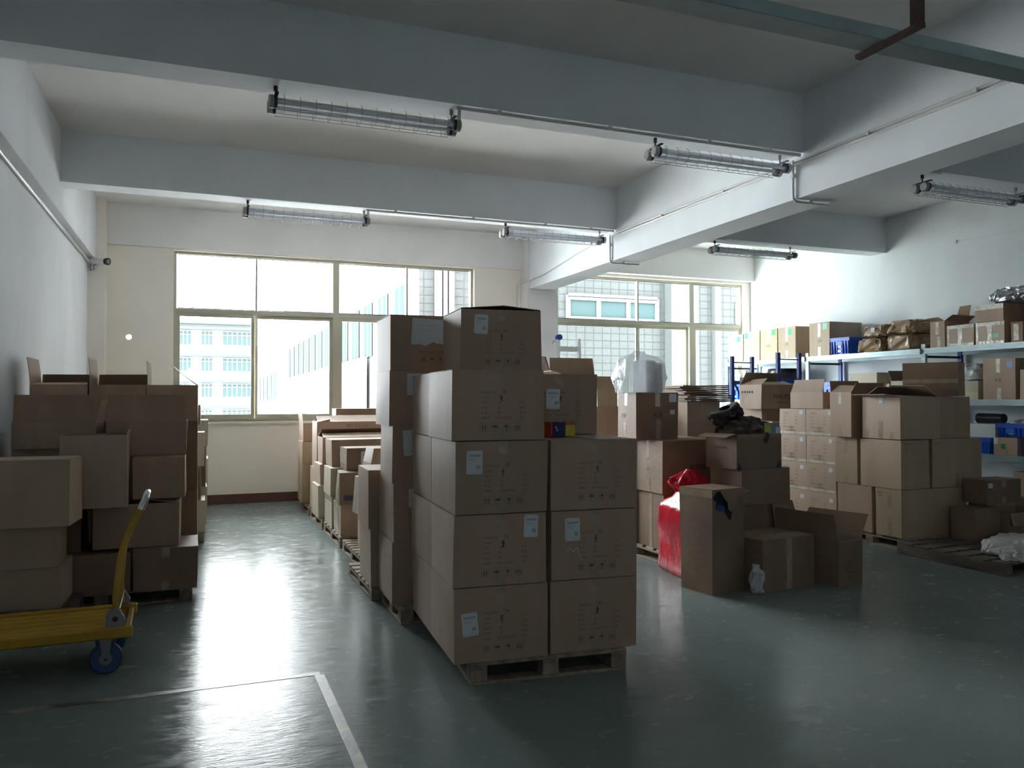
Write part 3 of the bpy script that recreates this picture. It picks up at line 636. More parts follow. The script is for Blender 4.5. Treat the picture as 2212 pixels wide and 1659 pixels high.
o = put('open carton printed with a company name across its front', 1.30, 9.62, .62, 1.16, .88, .46, 0, card, open_=True, flaps={'F': (-76, .22), 'B': (-84, .2), 'L': (-82, .16)})
I = Ink(); I.text(.34, .475, 'SAC Co.,Ltd', .052); o.ink('F', I, 0, 0, inkf)
put('carton under the company-name carton', 1.28, 9.62, Z0, .618, .9, .44, 0, cardy)
# farthest pallet
for i, (z0, z1) in enumerate(((Z0, .32), (.322, .60), (.602, .89))):
    put('farthest aisle pile beside the window wall, '+['bottom', 'middle', 'upper closed'][i]+' carton', 1.225, 10.42, z0, z1, .42, .48, 0, cardy, topf='y' if i == 2 else False)
o = put('open carton with one flap upright on the farthest aisle pile', 1.24, 10.44, .892, 1.11, .42, .44, 0, card, open_=True, flaps={'L': (3, .19)})
put('tall pale carton standing at the back of the far pallet', 1.68, 10.2, Z0, 1.22, .56, .36, 0, cardy, topf='y')
put('brown carton peeping above the far pile against the window', 1.68, 10.62, Z0, 1.305, .60, .34, 0, cardd)
put('pale topped carton to the right of the company-name carton', 2.30, 10.0, Z0, 1.20, .30, .40, 4, cardl, topf='y')

# ------------------------------------------------------------------ left pile along the wall
pallet('wooden pallet under the dark left pile of large cartons', -1.20, 6.11, 1.16, 1.0, .10, 0, nb=6)
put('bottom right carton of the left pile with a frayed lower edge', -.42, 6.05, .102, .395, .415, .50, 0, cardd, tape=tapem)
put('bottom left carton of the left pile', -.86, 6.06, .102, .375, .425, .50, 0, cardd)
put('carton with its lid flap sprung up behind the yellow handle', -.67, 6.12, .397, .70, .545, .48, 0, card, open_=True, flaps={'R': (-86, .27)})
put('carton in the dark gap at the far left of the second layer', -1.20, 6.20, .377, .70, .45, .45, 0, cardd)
put('plain carton in the third layer above the sprung lid', -.43, 6.14, .728, 1.02, .34, .46, 0, card)
put('large open carton standing forward with tall folded rim', -.85, 5.93, .702, 1.19, .40, .36, 1, cardp, open_=True, flaps={'R': (8, .03)})
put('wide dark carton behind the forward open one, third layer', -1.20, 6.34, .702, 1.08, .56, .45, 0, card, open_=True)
put('carton with a tall front flap standing up, fourth layer right', -.62, 6.33, 1.022, 1.27, .53, .48, 0, card, open_=True, flaps={'F': (1, .19), 'R': (178, .14)})
put('carton with a tall front flap standing up, fourth layer left', -1.20, 6.33, 1.082, 1.27, .52, .48, 0, card, open_=True, flaps={'F': (1, .19), 'R': (7, .16)})
pallet('second pallet further back under the left pile', -1.22, 7.15, 1.18, 1.0, .10, 0, nb=6)
for i, (x, w, lb) in enumerate(((-1.21, .40, 'back row carton nearest the wall'), (-.80, .40, 'back row carton in the middle'), (-.39, .38, 'back row carton on the right'))):
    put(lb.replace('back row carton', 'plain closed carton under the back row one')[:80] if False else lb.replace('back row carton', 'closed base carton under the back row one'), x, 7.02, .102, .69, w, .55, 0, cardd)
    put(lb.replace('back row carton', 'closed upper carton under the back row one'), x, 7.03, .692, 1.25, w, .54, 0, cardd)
    o = put(lb, x, 7.0, 1.252, 1.545, w, .50, 0, card, open_=True, flaps=[{'L': (2, .21), 'F': (-88, .16), 'B': (-30, .1)}, {'L': (-2, .21), 'B': (-25, .10)}, {'L': (-3, .19), 'R': (-55, .25)}][i])
    if i: o.label('F', [.0, .27, .04][i], .17, .05, .024, 0, 'sticker', lines=False); I = Ink(); I.text([0, .29, .06][i], .175, '2', .014); o.ink('F', I, 0, 0, ink, 'handwriting', off=.003)
# far left row seen edge-on
pallet('pallet of the far left row beyond the big pile', -.95, 8.5, 1.0, 1.1, .10, 0); pallet('farthest pallet of the left row near the column', -.98, 9.9, 1.06, 1.1, .10, 0)
def row(lbs, x, w, y, d, zs, m):
    for i, lb in enumerate(lbs): put(lb, x[i] if isinstance(x, list) else x, y, zs[i], zs[i+1]-.001, w, d, 0, m[i % len(m)])
row(['carton low behind the left pile, its side lit by the window', 'carton behind the left pile, second up, lit side', 'carton behind the left pile, third up, pale lit side', 'carton behind the left pile, fourth up, partly over the aisle'], [-.50, -.48, -.49, -.46], .47, 7.62, .45, [.102, .45, .85, 1.2, 1.38], [cardl, card])
row(['carton beyond the left pile on the far pallet, bottom', 'carton beyond the left pile on the far pallet, middle', 'carton beyond the left pile on the far pallet, top'], [-.40, -.44, -.41], .46, 8.55, .48, [.102, .42, .76, 1.10], [cardl, cardd])
row(['brown carton near the end of the left row, bottom', 'brown carton near the end of the left row, middle', 'brown carton near the end of the left row, top'], [-.39, -.40, -.38], .47, 9.1, .46, [.102, .50, .93, 1.21], [cardl, cardd])
row(['last carton of the left row by the window wall, bottom', 'last carton of the left row by the window wall, middle', 'last carton of the left row by the window wall, top'], [-.39, -.38, -.40], .48, 9.95, .5, [.102, .42, .74, 1.0], [cardy, cardl])

# nearest left stack behind the trolley
pallet('low pallet under the three cartons behind the yellow trolley', -1.28, 5.60, .56, .48, .135, 0, m=woodd)
put('bottom of the three cartons behind the yellow trolley', -1.31, 5.63, .137, .393, .52, .42, -1.5, cardp)
put('middle of the three cartons behind the yellow trolley', -1.315, 5.60, .395, .654, .505, .40, 1, cardp)
put('top and largest of the three cartons behind the yellow trolley', -1.30, 5.52, .656, 1.065, .575, .35, -3, cardp, topf='x', jit=.008)

# ------------------------------------------------------------------ yellow platform trolley
tr = thing('platform_trolley', 'yellow flatbed trolley with ribbed deck and folding handle', 'trolley', (-.78, 4.83, 0), math.radians(1.5))
b = MB(); b.box(-.46, .46, -.275, -.235, .195, .25, 0, .008); b.box(-.46, .46, .235, .275, .195, .25, 0, .008); b.box(-.455, .40, -.2349, .2349, .20, .222)
for i in range(5):
    y = -.205+i*.088; b.prism([(-.455, .2221), (.40, .2221), (.40, .2221), (-.455, .2221)], y, y+.001) if False else b.box(-.455, .385, y, y+.055, .2221, .243, 0, .009)
b.box(.42, .445, -.2349, .2349, .20, .235, 0, .004); b.build('deck', yel, tr)
zc_ = .243
for s_ in (-1, 1):
    yy = s_*.235
    b = MB(); M = Matrix.Translation((.37, yy, .252)); pl = [(-.045, 0), (.045, 0), (.05, .03), (.02, .085), (-.02, .095), (-.045, .06)]
    b.prism([(.375+a, .2505+c) for a, c in pl], yy-.012, yy+.012); br_ = b.build('hinge_bracket', steelg, tr)
    MB().tube([(.375, yy-.016, .29), (.375, yy+.016, .29)], .014, 12).build('hinge_bolt', dark, br_)
MB().tube([(.392, -.222, .335), (.392, .222, .335)], .006, 8).build('release_rod', chrome, tr)
b = MB(); pa = [(.38, -.205, .27), (.375, -.20, .40), (.395, -.18, .60), (.42, -.15, .69), (.50, -.11, .86)]
b.tube(pa, .016, 12); pb = [(.38, .205, .27), (.375, .20, .40), (.395, .16, .60), (.42, .13, .69), (.50, .09, .86)]; b.tube(pb, .016, 12); b.build('handle_tube', yel, tr)
MB().tube([(.485, -.117, .83), (.505, -.108, .872), (.515, -.08, .905), (.517, 0, .912), (.515, .07, .905), (.505, .088, .872), (.485, .097, .83)], .0185, 12).build('handle_grip', chrome, tr)
for (x, y) in ((.33, -.18), (.33, .18), (-.34, -.18), (-.34, .18)):
    fk = MB().box(x-.04, x+.04, y-.035, y+.035, .188, .1945, 0, .002); fk.prism([(x-.03, .187), (x+.03, .187), (x+.012, .07), (x-.012, .07)], y-.033, y-.029); fk.prism([(x-.03, .187), (x+.03, .187), (x+.012, .07), (x-.012, .07)], y+.029, y+.033)
    fo = fk.build('castor_fork', steelg, tr)
    b = MB(); b.tube([(x, y-.026, .078), (x, y-.021, .078), (x, y+.021, .078), (x, y+.026, .078)], [.070, .078, .078, .070], 28, smooth=True); b.build('wheel', bluew, tr)
    MB().tube([(x, y-.028, .078), (x, y+.028, .078)], .032, 16).build('wheel_hub', steelg, tr)
    MB().tube([(x, y-.036, .078), (x, y+.036, .078)], .007, 8).build('axle', dark, tr)

# floor tape
tag(MB().box(-.75, .75, -.024, .024, .0002, .0016).build('floor_tape', hm, loc=(-.16, 4.235, 0)), 'worn yellow and black floor tape running left from the corner', 'tape')
o = tag(MB().box(-.9, .9, -.024, .024, .0002, .0018).build('floor_tape', hm, loc=(.588, 3.31, 0)), 'worn yellow and black floor tape running towards the viewer', 'tape'); o.rotation_euler = (0, 0, math.radians(90.3))

# ------------------------------------------------------------------ wire-caged double tube lamps
def lamp(label, x0, x1, y, zt=3.5):
    L = x1-x0; t_ = thing('tube_lamp', label, 'lamp', ((x0+x1)/2, y, zt), 0, 'caged tube lamps under the beams')
    h = L/2; zb = -.125
    for s_ in (-1, 1):
        yy = s_*.055
        MB().tube([(-h+.04, yy, zb), (h-.04, yy, zb)], .036, 16).build('tube_cover', tubeg, t_)
        MB().tube([(-h+.03, yy, zb), (h-.03, yy, zb)], .0145, 12).build('tube', tubew, t_)
        for e in (-1, 1):
            MB().tube([(e*(h-.055), yy, zb), (e*(h-.035), yy, zb)], .041, 16).build('gasket', lampd, t_)
            MB().tube([(e*(h-.034), yy, zb), (e*(h-.004), yy, zb), (e*h, yy, zb)], [.043, .043, .034], 16).build('end_cap', lampg, t_)
    MB().box(-h+.05, h-.05, -.017, .017, zb+.012, zb+.045, 0, .003).build('reflector', refl, t_)
    b = MB()
    for s_ in (-1, 1): b.tube([(-h+.05, s_*.085, zb-.045), (h-.05, s_*.085, zb-.045)], .0022, 6)
    b.tube([(-h+.05, 0, zb-.055), (h-.05, 0, zb-.055)], .0022, 6)
    for i in range(12):
        x = -h+.10+(L-.2)*i/11
        b.tube([(x, yy, zz) for yy, zz in ((-.058, zb+.052), (-.088, zb+.035), (-.102, zb), (-.088, zb-.04), (-.05, zb-.055), (0, zb-.052), (.05, zb-.055), (.088, zb-.04), (.102, zb), (.088, zb+.035), (.058, zb+.052))], .0018, 5)
    b.build('wire_guard', steelg, t_)
    for e in (-1, 1):
        b = MB(); b.tube([(e*(h-.05), 0, zb+.03), (e*(h-.05), 0, -.03)], .006, 8); b.tube([(e*(h-.05), 0, -.035), (e*(h-.05), 0, -.0005)], .014, 10); b.box(e*(h-.05)-.012, e*(h-.05)+.012, -.1, .1, zb+.048, zb+.056); b.build('hanger', dark if e < 0 else steelg, t_)
    return t_
lamp('caged tube lamp under the near beam, leftmost and largest in view', .41, 1.725, 5.44)
lamp('caged tube lamp under the near beam beside the main girder', 3.32, 4.65, 5.44)
lamp('caged tube lamp under the far beam, left one above the window', .41, 1.725, 8.69)
lamp('caged tube lamp under the far beam close to the girder', 3.29, 4.63, 8.69)
lamp('caged tube lamp in the right bay above the second window', 6.23, 7.56, 8.69)
lamp('caged tube lamp at the far right, under the near beam past the girder', 6.19, 7.53, 5.44)

# conduits, tray, camera
def pipe(label, runs, r=.011, clips=(), name='conduit'):
    t_ = thing(name, label, 'conduit', runs[0][0])
    o = Vector(runs[0][0])
    for rn in runs: MB().tube([Vector(p)-o for p in rn], r, 10).build('pipe', pvc, t_)
    for c in clips: c = Vector(c)-o; MB().box(c.x-.018, c.x+.018, c.y-.018, c.y+.018, c.z-.016, c.z+.016, 0, .004).build('clip', pvc, t_)
    return t_
pipe('white conduit run along the near beam between its two lamps', [[(1.66, 5.50, 3.488), (4.70, 5.50, 3.488)][:0] or [(1.68, 5.33, 3.482), (4.72, 5.33, 3.482)], [(1.70, 5.33, 3.47), (1.70, 5.34, 3.40)]], .014, [(x, 5.33, 3.486) for x in (2.0, 2.9, 3.8, 4.4)])
pipe('white conduit run along the far beam between its two lamps', [[(1.68, 8.58, 3.482), (4.72, 8.58, 3.482)], [(1.70, 8.58, 3.47), (1.70, 8.59, 3.40)]], .013, [(x, 8.58, 3.486) for x in (2.0, 2.9, 3.8, 4.4)])
for yy, lb in ((5.42, 'white conduit dropping around the girder by the near lamp'), (8.68, 'white conduit dropping around the girder by the far lamp')):
    pipe(lb, [[(4.722, yy, 3.46), (4.722, yy, 3.17), (4.724, yy, 3.135), (4.75, yy, 3.112), (5.10, yy, 3.112), (5.13, yy, 3.118)]], .011, [(4.727, yy, 3.33), (4.9, yy, 3.118)])
pipe('pair of thin white conduits following the girder side', [[(4.728, .5, 3.44), (4.728, 8.5, 3.455), (4.728, 9.6, 3.395), (4.728, 10.7, 3.27), (4.728, 11.25, 3.255), (4.60, 11.30, 3.25)][:5], [(4.728, .5, 3.41), (4.728, 8.4, 3.425)]], .010, [(4.73, y, 3.44) for y in (1.5, 2.6, 3.7, 4.6, 6.4, 7.5, 9.2)])
pipe('white conduit bending down the wall beside the middle column', [[(4.728, 11.275, 3.255), (4.67, 11.285, 3.255), (4.655, 11.29, 3.25), (4.635, 11.54, 3.24), (4.63, 11.555, 3.19), (4.63, 11.555, .2)]], .011, [(4.63, 11.555, 2.6), (4.63, 11.555, 1.4)])
pipe('white conduit on the left wall just under the beam', [[(-1.304, -1, 3.13), (-1.304, 11.18, 3.17)]], .016, [(-1.304, y, 3.14+y*.003) for y in (6.9, 8, 9.2, 10.3)])
t_ = thing('cable_tray', 'grey galvanised cable tray crossing overhead at the upper right', 'cable tray', (3.0, 2.69, 3.0))
MB().box(-2.6, .93, -.063, .063, 0, .062, 0, .003).build('tray_section', galv, t_)
MB().box(.934, 3.0, -.063, .063, 0, .062, 0, .003).build('tray_section', galv, t_)
b = MB()
for i in range(3): b.box(.905, .917, -.0655, -.0635, .012+i*.016, .02+i*.016); b.box(.955, .967, -.0655, -.0635, .012+i*.016, .02+i*.016)
b.box(.88, .99, -.0648, -.0632, .004, .058); b.build('joint_plate', galv, t_)
t_ = thing('tray_hanger', 'dark angle-iron hanger carrying the cable tray', 'hanger', (2.81, 2.69, 3.0))
MB().box(-.018, .018, -.25, .10, -.022, -.002).build('cross_bar', rust, t_)
MB().box(-.02, .02, -.245, -.24, -.02, 1.0).box(-.02, -.015, -.24, -.205, -.02, 1.0).build('upright', rust, t_)
cc = thing('security_camera', 'white bullet security camera on the back left column', 'camera', (-1.24, 11.28, 3.10))
MB().tube([(-.03, .02, 0), (-.03, -.005, 0)], .05, 16).build('mount_plate', pvc, cc)
MB().tube([(-.03, -.01, 0), (.02, -.10, .0), (.06, -.16, .02)], .014, 8).build('arm', pvc, cc)
MB().tube([(-.02, -.10, .075), (.145, -.24, .05)], .043, 16).build('camera_body', pvc, cc)
MB().tube([(.145, -.24, .05), (.175, -.266, .0455)], [.040, .045], 16).build('lens_housing', dark, cc)
MB().tube([(.1755, -.2665, .0454), (.179, -.2695, .0449)], .026, 14).build('lens', steelg, cc)
MB().tube([(-.02, -.09, .06), (-.05, -.05, .02), (-.04, -.08, -.05), (0, -.09, -.03), (-.01, -.06, .02), (.04, -.07, .05)], .005, 6).build('blue_cable', bluew, cc)
MB().box(-.05, -.0, -.02, .0, .06, .10, 0, .003).build('junction_box', pvc, cc)
tag(MB().box(-.015, .0, -.02, .02, -.02, .02, 0, .003).tube([(-.006, -.02, 0), (-.006, -1.0, -.035), (-.006, -2.2, -.10)], .003, 6).build('wire', pvc, loc=(XR-.001, 7.43, 3.45)), 'thin wire clipped high on the right wall', 'wire')
for i, (x, y, sc) in enumerate(((6.21, 8.6, 1), (6.17, 5.36, 1.15))):
    t_ = tag(MB().box(-.16*sc, .16*sc, -.04, .04, -.014, -.0005, 0, .005).build('junction_plate', pvc, loc=(x, y, 3.5)), ['white oblong cover plate above the lamp of the right bay', 'white oblong cover plate above the far right lamp'][i], 'cover plate')

# ------------------------------------------------------------------ soft things
def sacklike(name, mats, sx, sy, sz, amp=.02, fr=4, seg=28, rings=16, e=.35, taper=0, seed=0, parent=None, top=None, crease=0, smooth=True):
    """superellipsoid body with creased noise; origin at base centre"""
    vs = []; fs = []
    for j in range(rings+1):
        ph = -math.pi/2+math.pi*j/rings; cz = math.copysign(abs(math.sin(ph))**e, math.sin(ph)); rr = abs(math.cos(ph))**e
        for i in range(seg):
            th = 2*math.pi*i/seg; cx = math.copysign(abs(math.cos(th))**e, math.cos(th)); cy = math.copysign(abs(math.sin(th))**e, math.sin(th))
            z = (cz+1)/2; k = 1-taper*z
            p = Vector((sx/2*rr*cx*k, sy/2*rr*cy*k, z*sz))
            q = Vector((p.x*fr, p.y*fr, p.z*fr))+Vector((seed, seed*2, 0))
            nn = noise.noise(q)*.7+noise.noise(q*2.3)*.4
            if crease:
                v1 = noise.voronoi(q*1.3+Vector((5, 0, 0)))[0]; v2 = noise.voronoi(q*2.9+Vector((1, 7, 0)))[0]
                nn += crease*((v1[0]-.45)*1.3+(v2[0]-.45)*.6)
            d = Vector((cx, cy, cz*.6)); d.normalize() if d.length else None
            p += d*nn*amp; p.z = max(p.z, 0 if j else 0); vs.append(p)
    for j in range(rings):
        for i in range(seg): fs.append((j*seg+i, j*seg+(i+1) % seg, (j+1)*seg+(i+1) % seg, (j+1)*seg+i))
    b = MB(); b.add(vs, fs, 0, smooth); return b.build(name, mats, parent)
def lathe_bag(name, m, prof, ecc, amp, fr, seg=40, seed=0, parent=None):
    vs = []; fs = []
    for j, (z, rx, ry, e) in enumerate(prof):
        for i in range(seg):
            th = 2*math.pi*i/seg; cx = math.copysign(abs(math.cos(th))**e, math.cos(th)); cy = math.copysign(abs(math.sin(th))**e, math.sin(th))
            q = Vector((cx*rx*fr, cy*ry*fr, z*fr*.8))+Vector((seed, 0, 0)); nn = noise.noise(q)*.6+1.1*(noise.voronoi(q*1.1)[0][0]-.45)+.5*(noise.voronoi(q*2.6)[0][0]-.45)
            a = amp*(1 if len(prof[j]) < 5 else prof[j][4]); vs.append(Vector((cx*(rx+nn*a), cy*(ry+nn*a), z+(noise.noise(q*.8)*a*.6 if 0 < j else 0))))
    for j in range(len(prof)-1):
        for i in range(seg): fs.append((j*seg+i, j*seg+(i+1) % seg, (j+1)*seg+(i+1) % seg, (j+1)*seg+i))
    b = MB(); b.add(vs, fs, 0, True); n = len(vs); b.add(vs[:seg], [tuple(range(seg))[::-1]]); b.add(vs[n-seg:], [tuple(range(seg))])
    return b.build(name, m, parent)
# red bag
rb = thing('red_bag', 'tall red plastic bag with a gathered top beside the torn carton', 'bag', (3.72, 5.52, 0), math.radians(-8))
def mk(zs): return zs
H_ = .60
prof = [(0, .14, .27, .25), (.02, .16, .29, .2)]+[(.02+i*.05, .163+.003*math.sin(i), .29, .2) for i in range(1, 11)]+[(.555, .158, .28, .3), (.585, .14, .25, .45), (.62, .11, .19, .8), (.665, .085, .13, 1)]
lathe_bag('bag_body', redp, [(z, rx, ry, e) for z, rx, ry, e in prof], 0, .011, 9, 90, 3.3, rb)
lathe_bag('gathered_neck', redp, [(.667, .08, .12, 1), (.70, .10, .14, 1), (.74, .13, .18, 1), (.77, .12, .17, 1), (.80, .08, .12, 1), (.83, .05, .07, 1), (.85, .015, .03, 1)], 0, .07, 13, 72, 9, rb)

# ------------------------------------------------------------------ right floor group
def zp(py, Y, px=1600): return ZA(px, py, Y)
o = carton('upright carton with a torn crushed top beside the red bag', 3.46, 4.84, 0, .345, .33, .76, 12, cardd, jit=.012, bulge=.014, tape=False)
def fan(o, pts, off, m, name, cc=None):
    b = MB(); n_ = len(pts); P_ = [o.pt('F', p_[0], p_[1], p_[2] if len(p_) > 2 else off) for p_ in pts]
    c_ = sum(P_, Vector())/n_; b.add(P_+[c_], [(i, (i+1) % n_, n_) for i in range(n_)]); return b.build(name, m, o.o)
fan(o, [(.0, .70), (.04, .665), (.03, .635), (.09, .615), (.13, .58), (.165, .535), (.185, .535), (.20, .59), (.25, .65), (.285, .70), (.315, .735), (.27, .752), (.05, .745)], .004, mat('inside_shade', (.012, .014, .022), .8), 'torn_hole_shade')  # near-black patch paints the shade inside the tear; no opening is cut
fan(o, [(.02, .625), (.07, .60), (.125, .60), (.12, .635), (.06, .65)], .0055, mat('blue_film', (.02, .04, .25), .3), 'blue_film')
fan(o, [(.07, .756, .006), (.34, .757, .006), (.36, .74, .05), (.29, .725, .035), (.24, .68, .03), (.225, .64, .03), (.20, .605, .022), (.165, .595, .02), (.135, .62, .025), (.125, .665, .03), (.10, .70, .02)], 0, cardd, 'torn_flap')
o.decal('L', .0, .33, .70, .755, tapem, 'packing_tape')
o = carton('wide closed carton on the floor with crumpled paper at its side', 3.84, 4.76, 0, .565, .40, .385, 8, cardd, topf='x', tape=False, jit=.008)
o.decal('F', .25, .31, .0, .38, tapem, 'packing_tape'); MB().box(-.28, .28, -.03, .03, .3855, .3865).build('packing_tape', tapem, o.o)
o = tag(sacklike('crumpled_paper', white, .035, .13, .20, .022, 16, 30, 16, .8, .25, 4, crease=1.8, smooth=False), 'crumpled white paper leaning on the wide floor carton', 'paper'); o.location = (3.815, 4.80, 0); o.rotation_euler = (0, 0, math.radians(10))
o = opencarton('open carton with tall side flaps standing at the right of the floor group', 4.49, 4.70, 0, .31, .58, .345, 12, cardd, flaps={'L': (4, .20), 'B': (8, .23), 'R': (30, .20), 'F': (176, .02)}, bulge=.008)
I = Ink(); [I.text(.06, .18-i*.02, q, .016) for i, q in enumerate(['QTY:    PCS', 'N.W.    KGS', 'G.W.    KGS', 'MEAS: 50X31'])]; I.text(.08, .095, 'MADE IN CHINA', .018); o.ink('F', I, 0, 0, ink)
# middle stack of three with paper on top
Zm = [0, .565, .855, 1.15]
o = carton('lowest carton under the stack with crumpled paper on top', 4.03, 5.31, 0, .56, .34, .563, 5, cardd, tape=False)
o = carton('middle carton of the stack with crumpled paper on top', 4.04, 5.26, .565, .53, .36, .288, 6, cardd, tape=False); I = Ink(); I.text(.10, .15, 'FITTINGS', .03); o.ink('L', I, 0, 0, inkf)
o = opencarton('open carton holding crumpled brown paper above the floor group', 4.00, 5.27, .855, .49, .36, .28, 6, cardd, flaps={'L': (100, .10), 'F': (178, .03)}); I = Ink(); I.text(.08, .16, 'STANDARD', .032); o.ink('L', I, 0, 0, inkf)
for (a, e) in ((.0, .05), (.42, .48)):
    b = MB(); b.add([o.pt('F', a, .0, .006), o.pt('F', e, .0, .006), o.pt('F', e if a else a, .055, .006), o.pt('F', (a+e)/2, .05, .006)], [(0, 1, 2, 3)]); b.build('blue_corner_tape', mat('navy_tape', (.01, .03, .12), .3), o.o)
bx_ = o.o.location
o = tag(sacklike('crumpled_kraft_paper', mat('dark_brown_paper', (.09, .055, .04), .45, noise_amt=.4, bump=.6, bscale=12), .45, .30, .24, .05, 7, 96, 48, .8, .2, 2, crease=1.6), 'crumpled dark brown wrapping paper bulging out of the open carton', 'paper')
o.location = (bx_.x+.03, bx_.y, 1.02)
o = tag(sacklike('brown_paper_wad', mat('dark_plastic_sheet', (.03, .022, .025), .3, bump=.5, bscale=10), .34, .20, .20, .06, 8, 80, 40, .8, .45, 8, crease=1.6), 'dark crumpled sheet sticking up at the left of the open carton', 'sheet')
o.location = (bx_.x-.04, bx_.y+.10, 1.14); o.rotation_euler = (0, math.radians(-25), .3)
cs = thing('printed_card', 'small coloured card standing in the open paper-filled carton', 'card', (bx_.x+.17, bx_.y-.165, 1.125), math.radians(6))
MB().box(-.09, .075, 0, .003, 0, .10).build('card_sheet', mat('card_yellow', (.45, .48, .10), .5), cs); MB().box(-.02, .075, -.0012, -.0002, .005, .095).build('blue_panel', mat('card_blue', (.20, .32, .50), .5), cs); MB().box(.03, .085, -.0024, -.0014, -.0, .065).build('white_panel', white, cs)

# pallet with large cartons behind the red bag
pallet('pallet with the big dark cartons behind the red bag', 3.70, 5.87, .735, 1.0, .115, 0, nb=6)
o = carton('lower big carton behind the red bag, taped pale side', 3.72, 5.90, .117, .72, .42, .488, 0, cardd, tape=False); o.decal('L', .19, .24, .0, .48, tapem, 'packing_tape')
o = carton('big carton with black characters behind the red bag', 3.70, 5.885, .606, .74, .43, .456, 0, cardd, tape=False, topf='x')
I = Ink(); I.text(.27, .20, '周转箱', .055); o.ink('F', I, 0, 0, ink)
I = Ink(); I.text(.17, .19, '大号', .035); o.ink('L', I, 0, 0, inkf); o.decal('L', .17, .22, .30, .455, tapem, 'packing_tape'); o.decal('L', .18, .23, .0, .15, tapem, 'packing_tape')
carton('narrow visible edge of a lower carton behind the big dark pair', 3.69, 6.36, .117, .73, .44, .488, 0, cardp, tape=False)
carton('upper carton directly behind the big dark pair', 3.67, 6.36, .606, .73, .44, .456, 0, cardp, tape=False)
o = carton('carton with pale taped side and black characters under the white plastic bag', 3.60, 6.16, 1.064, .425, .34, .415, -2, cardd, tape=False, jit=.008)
I = Ink(); I.text(.16, .19, '大号', .055); o.ink('F', I, 0, 0, ink); o.decal('F', .19, .24, .29, .41, tapec, 'packing_tape'); o.decal('F', .20, .25, .0, .18, tapem, 'packing_tape')
o.label('F', .33, .33, .075, .075, 0, lines=False); o.label('F', .34, .22, .05, .04, 0, 'sticker', lines=False)
I = Ink(); I.text(.07, .19, '贝苑', .045); o.ink('L', I, 0, 0, ink); o.decal('L', .13, .18, .30, .41, tapem, 'packing_tape'); o.decal('L', .12, .16, .02, .14, tapem, 'packing_tape')
bx_ = o.o.location
wf_ = thing('foam_block_pair', 'two white foam blocks inside the clear plastic bag', 'foam block', (bx_.x-.005, bx_.y-.005, 1.4815))
MB().box(-.08, .02, -.12, .12, 0, .29, 0, .01).build('foam_block', foam, wf_); MB().box(.025, .095, -.12, .12, 0, .27, 0, .01).build('foam_block', foam, wf_)
pb_ = thing('clear_plastic_bag', 'clear plastic bag standing on the carton with black characters', 'bag', (bx_.x-.085, bx_.y, 1.481))
lathe_bag('bag_film', film, [(.0, .19, .14, .35), (.03, .20, .15, .35), (.10, .20, .155, .35), (.14, .205, .155, .35), (.18, .20, .155, .35), (.22, .20, .155, .35), (.26, .195, .15, .4), (.30, .18, .145, .45), (.325, .14, .125, .5), (.355, .06, .05, 1), (.385, .04, .03, 1)], 0, .035, 9, 96, 5, pb_)
o = carton('tall carton at the right of the white bag, under the cardboard stack', 4.45, 6.62, 0, .38, .40, 1.39, 0, card, tape=False); o.decal('F', .14, .19, 1.25, 1.385, tapem, 'packing_tape')
for k in range(9):
    zz = 1.391+k*.019; s_ = random.uniform(-.02, .02)
    q = thing('cardboard_sheet', 'flattened cardboard sheet lying in the stack beside the white bag', 'cardboard', (4.68+s_+(.03 if k < 4 else -.02), 6.84, zz), random.uniform(-.06, .06), 'flattened cardboard sheets by the window')
    b = MB(); nx = 8; w_, d_ = .27+random.uniform(-.02, .01), .24
    vs_ = [(-w_+2*w_*i/nx, sy, .004*math.sin(i+k)*.6+(.003 if i in (0, nx) else 0)+tz) for tz in (0, .0135) for sy in (-d_, d_) for i in range(nx+1)]
    n_ = nx+1; fs_ = []
    for i in range(nx): fs_ += [(i, n_+i, n_+i+1, i+1), (2*n_+i, 2*n_+i+1, 3*n_+i+1, 3*n_+i), (i, i+1, 2*n_+i+1, 2*n_+i), (n_+i, 3*n_+i, 3*n_+i+1, n_+i+1)]
    fs_ += [(0, 2*n_, 3*n_, n_), (nx, n_+nx, 3*n_+nx, 2*n_+nx)]; b.add(vs_, fs_); b.build('sheet', [cardd, cardd, card][k % 3], q)
# further back, below the ladder
o = carton('tall dark carton right of the centre stack, behind the packet', 3.72, 7.5, 0, .62, .50, 1.343, 0, card, tape=False)
o = opencarton('small carton with a pale side flap on the tall dark carton', 3.93, 7.52, 1.345, .24, .36, .185, 0, cardy, flaps={'L': (88, .16), 'R': (170, .1)})
o = opencarton('carton with a huge brown lid standing up behind the centre stack', 3.95, 8.3, 0, .62, .50, 1.69, 0, cardy, flaps={'F': (4, .0), 'B': (4, .24), 'L': (70, .2), 'R': (100, .15)})
o = o
bd = thing('leaning_board', 'pinkish board with a dark edge leaning by the middle column', 'board', (XA(1178, 9.5)-.18, 9.5, 0)); 
M_ = Matrix.Rotation(math.radians(0), 4, 'X')
MB().prism([(-.42, 0), (.82, 0), (.18, 1.98), (-.42, 2.02)], 0, .02).build('board_panel', mat('pink_board', (.50, .38, .38), .6), bd); b = MB(); b.bar((.82, .01, .003), (.18, .01, 1.98), .024, .012); b.build('edge_strip', dark, bd)
ld = thing('step_ladder', 'aluminium step ladder with blue end caps against the middle pier', 'ladder', (5.33, 11.15, 0))
lw_ = mat('ladder_aluminium', (.70, .74, .74), .4, metal=.2)
for s_ in (-1, 1):
    MB().bar((s_*.20, -.10, 0), (s_*.175, .0, 2.36), .03, .07, upv=(0, 1, 0)).build('rail', lw_, ld)
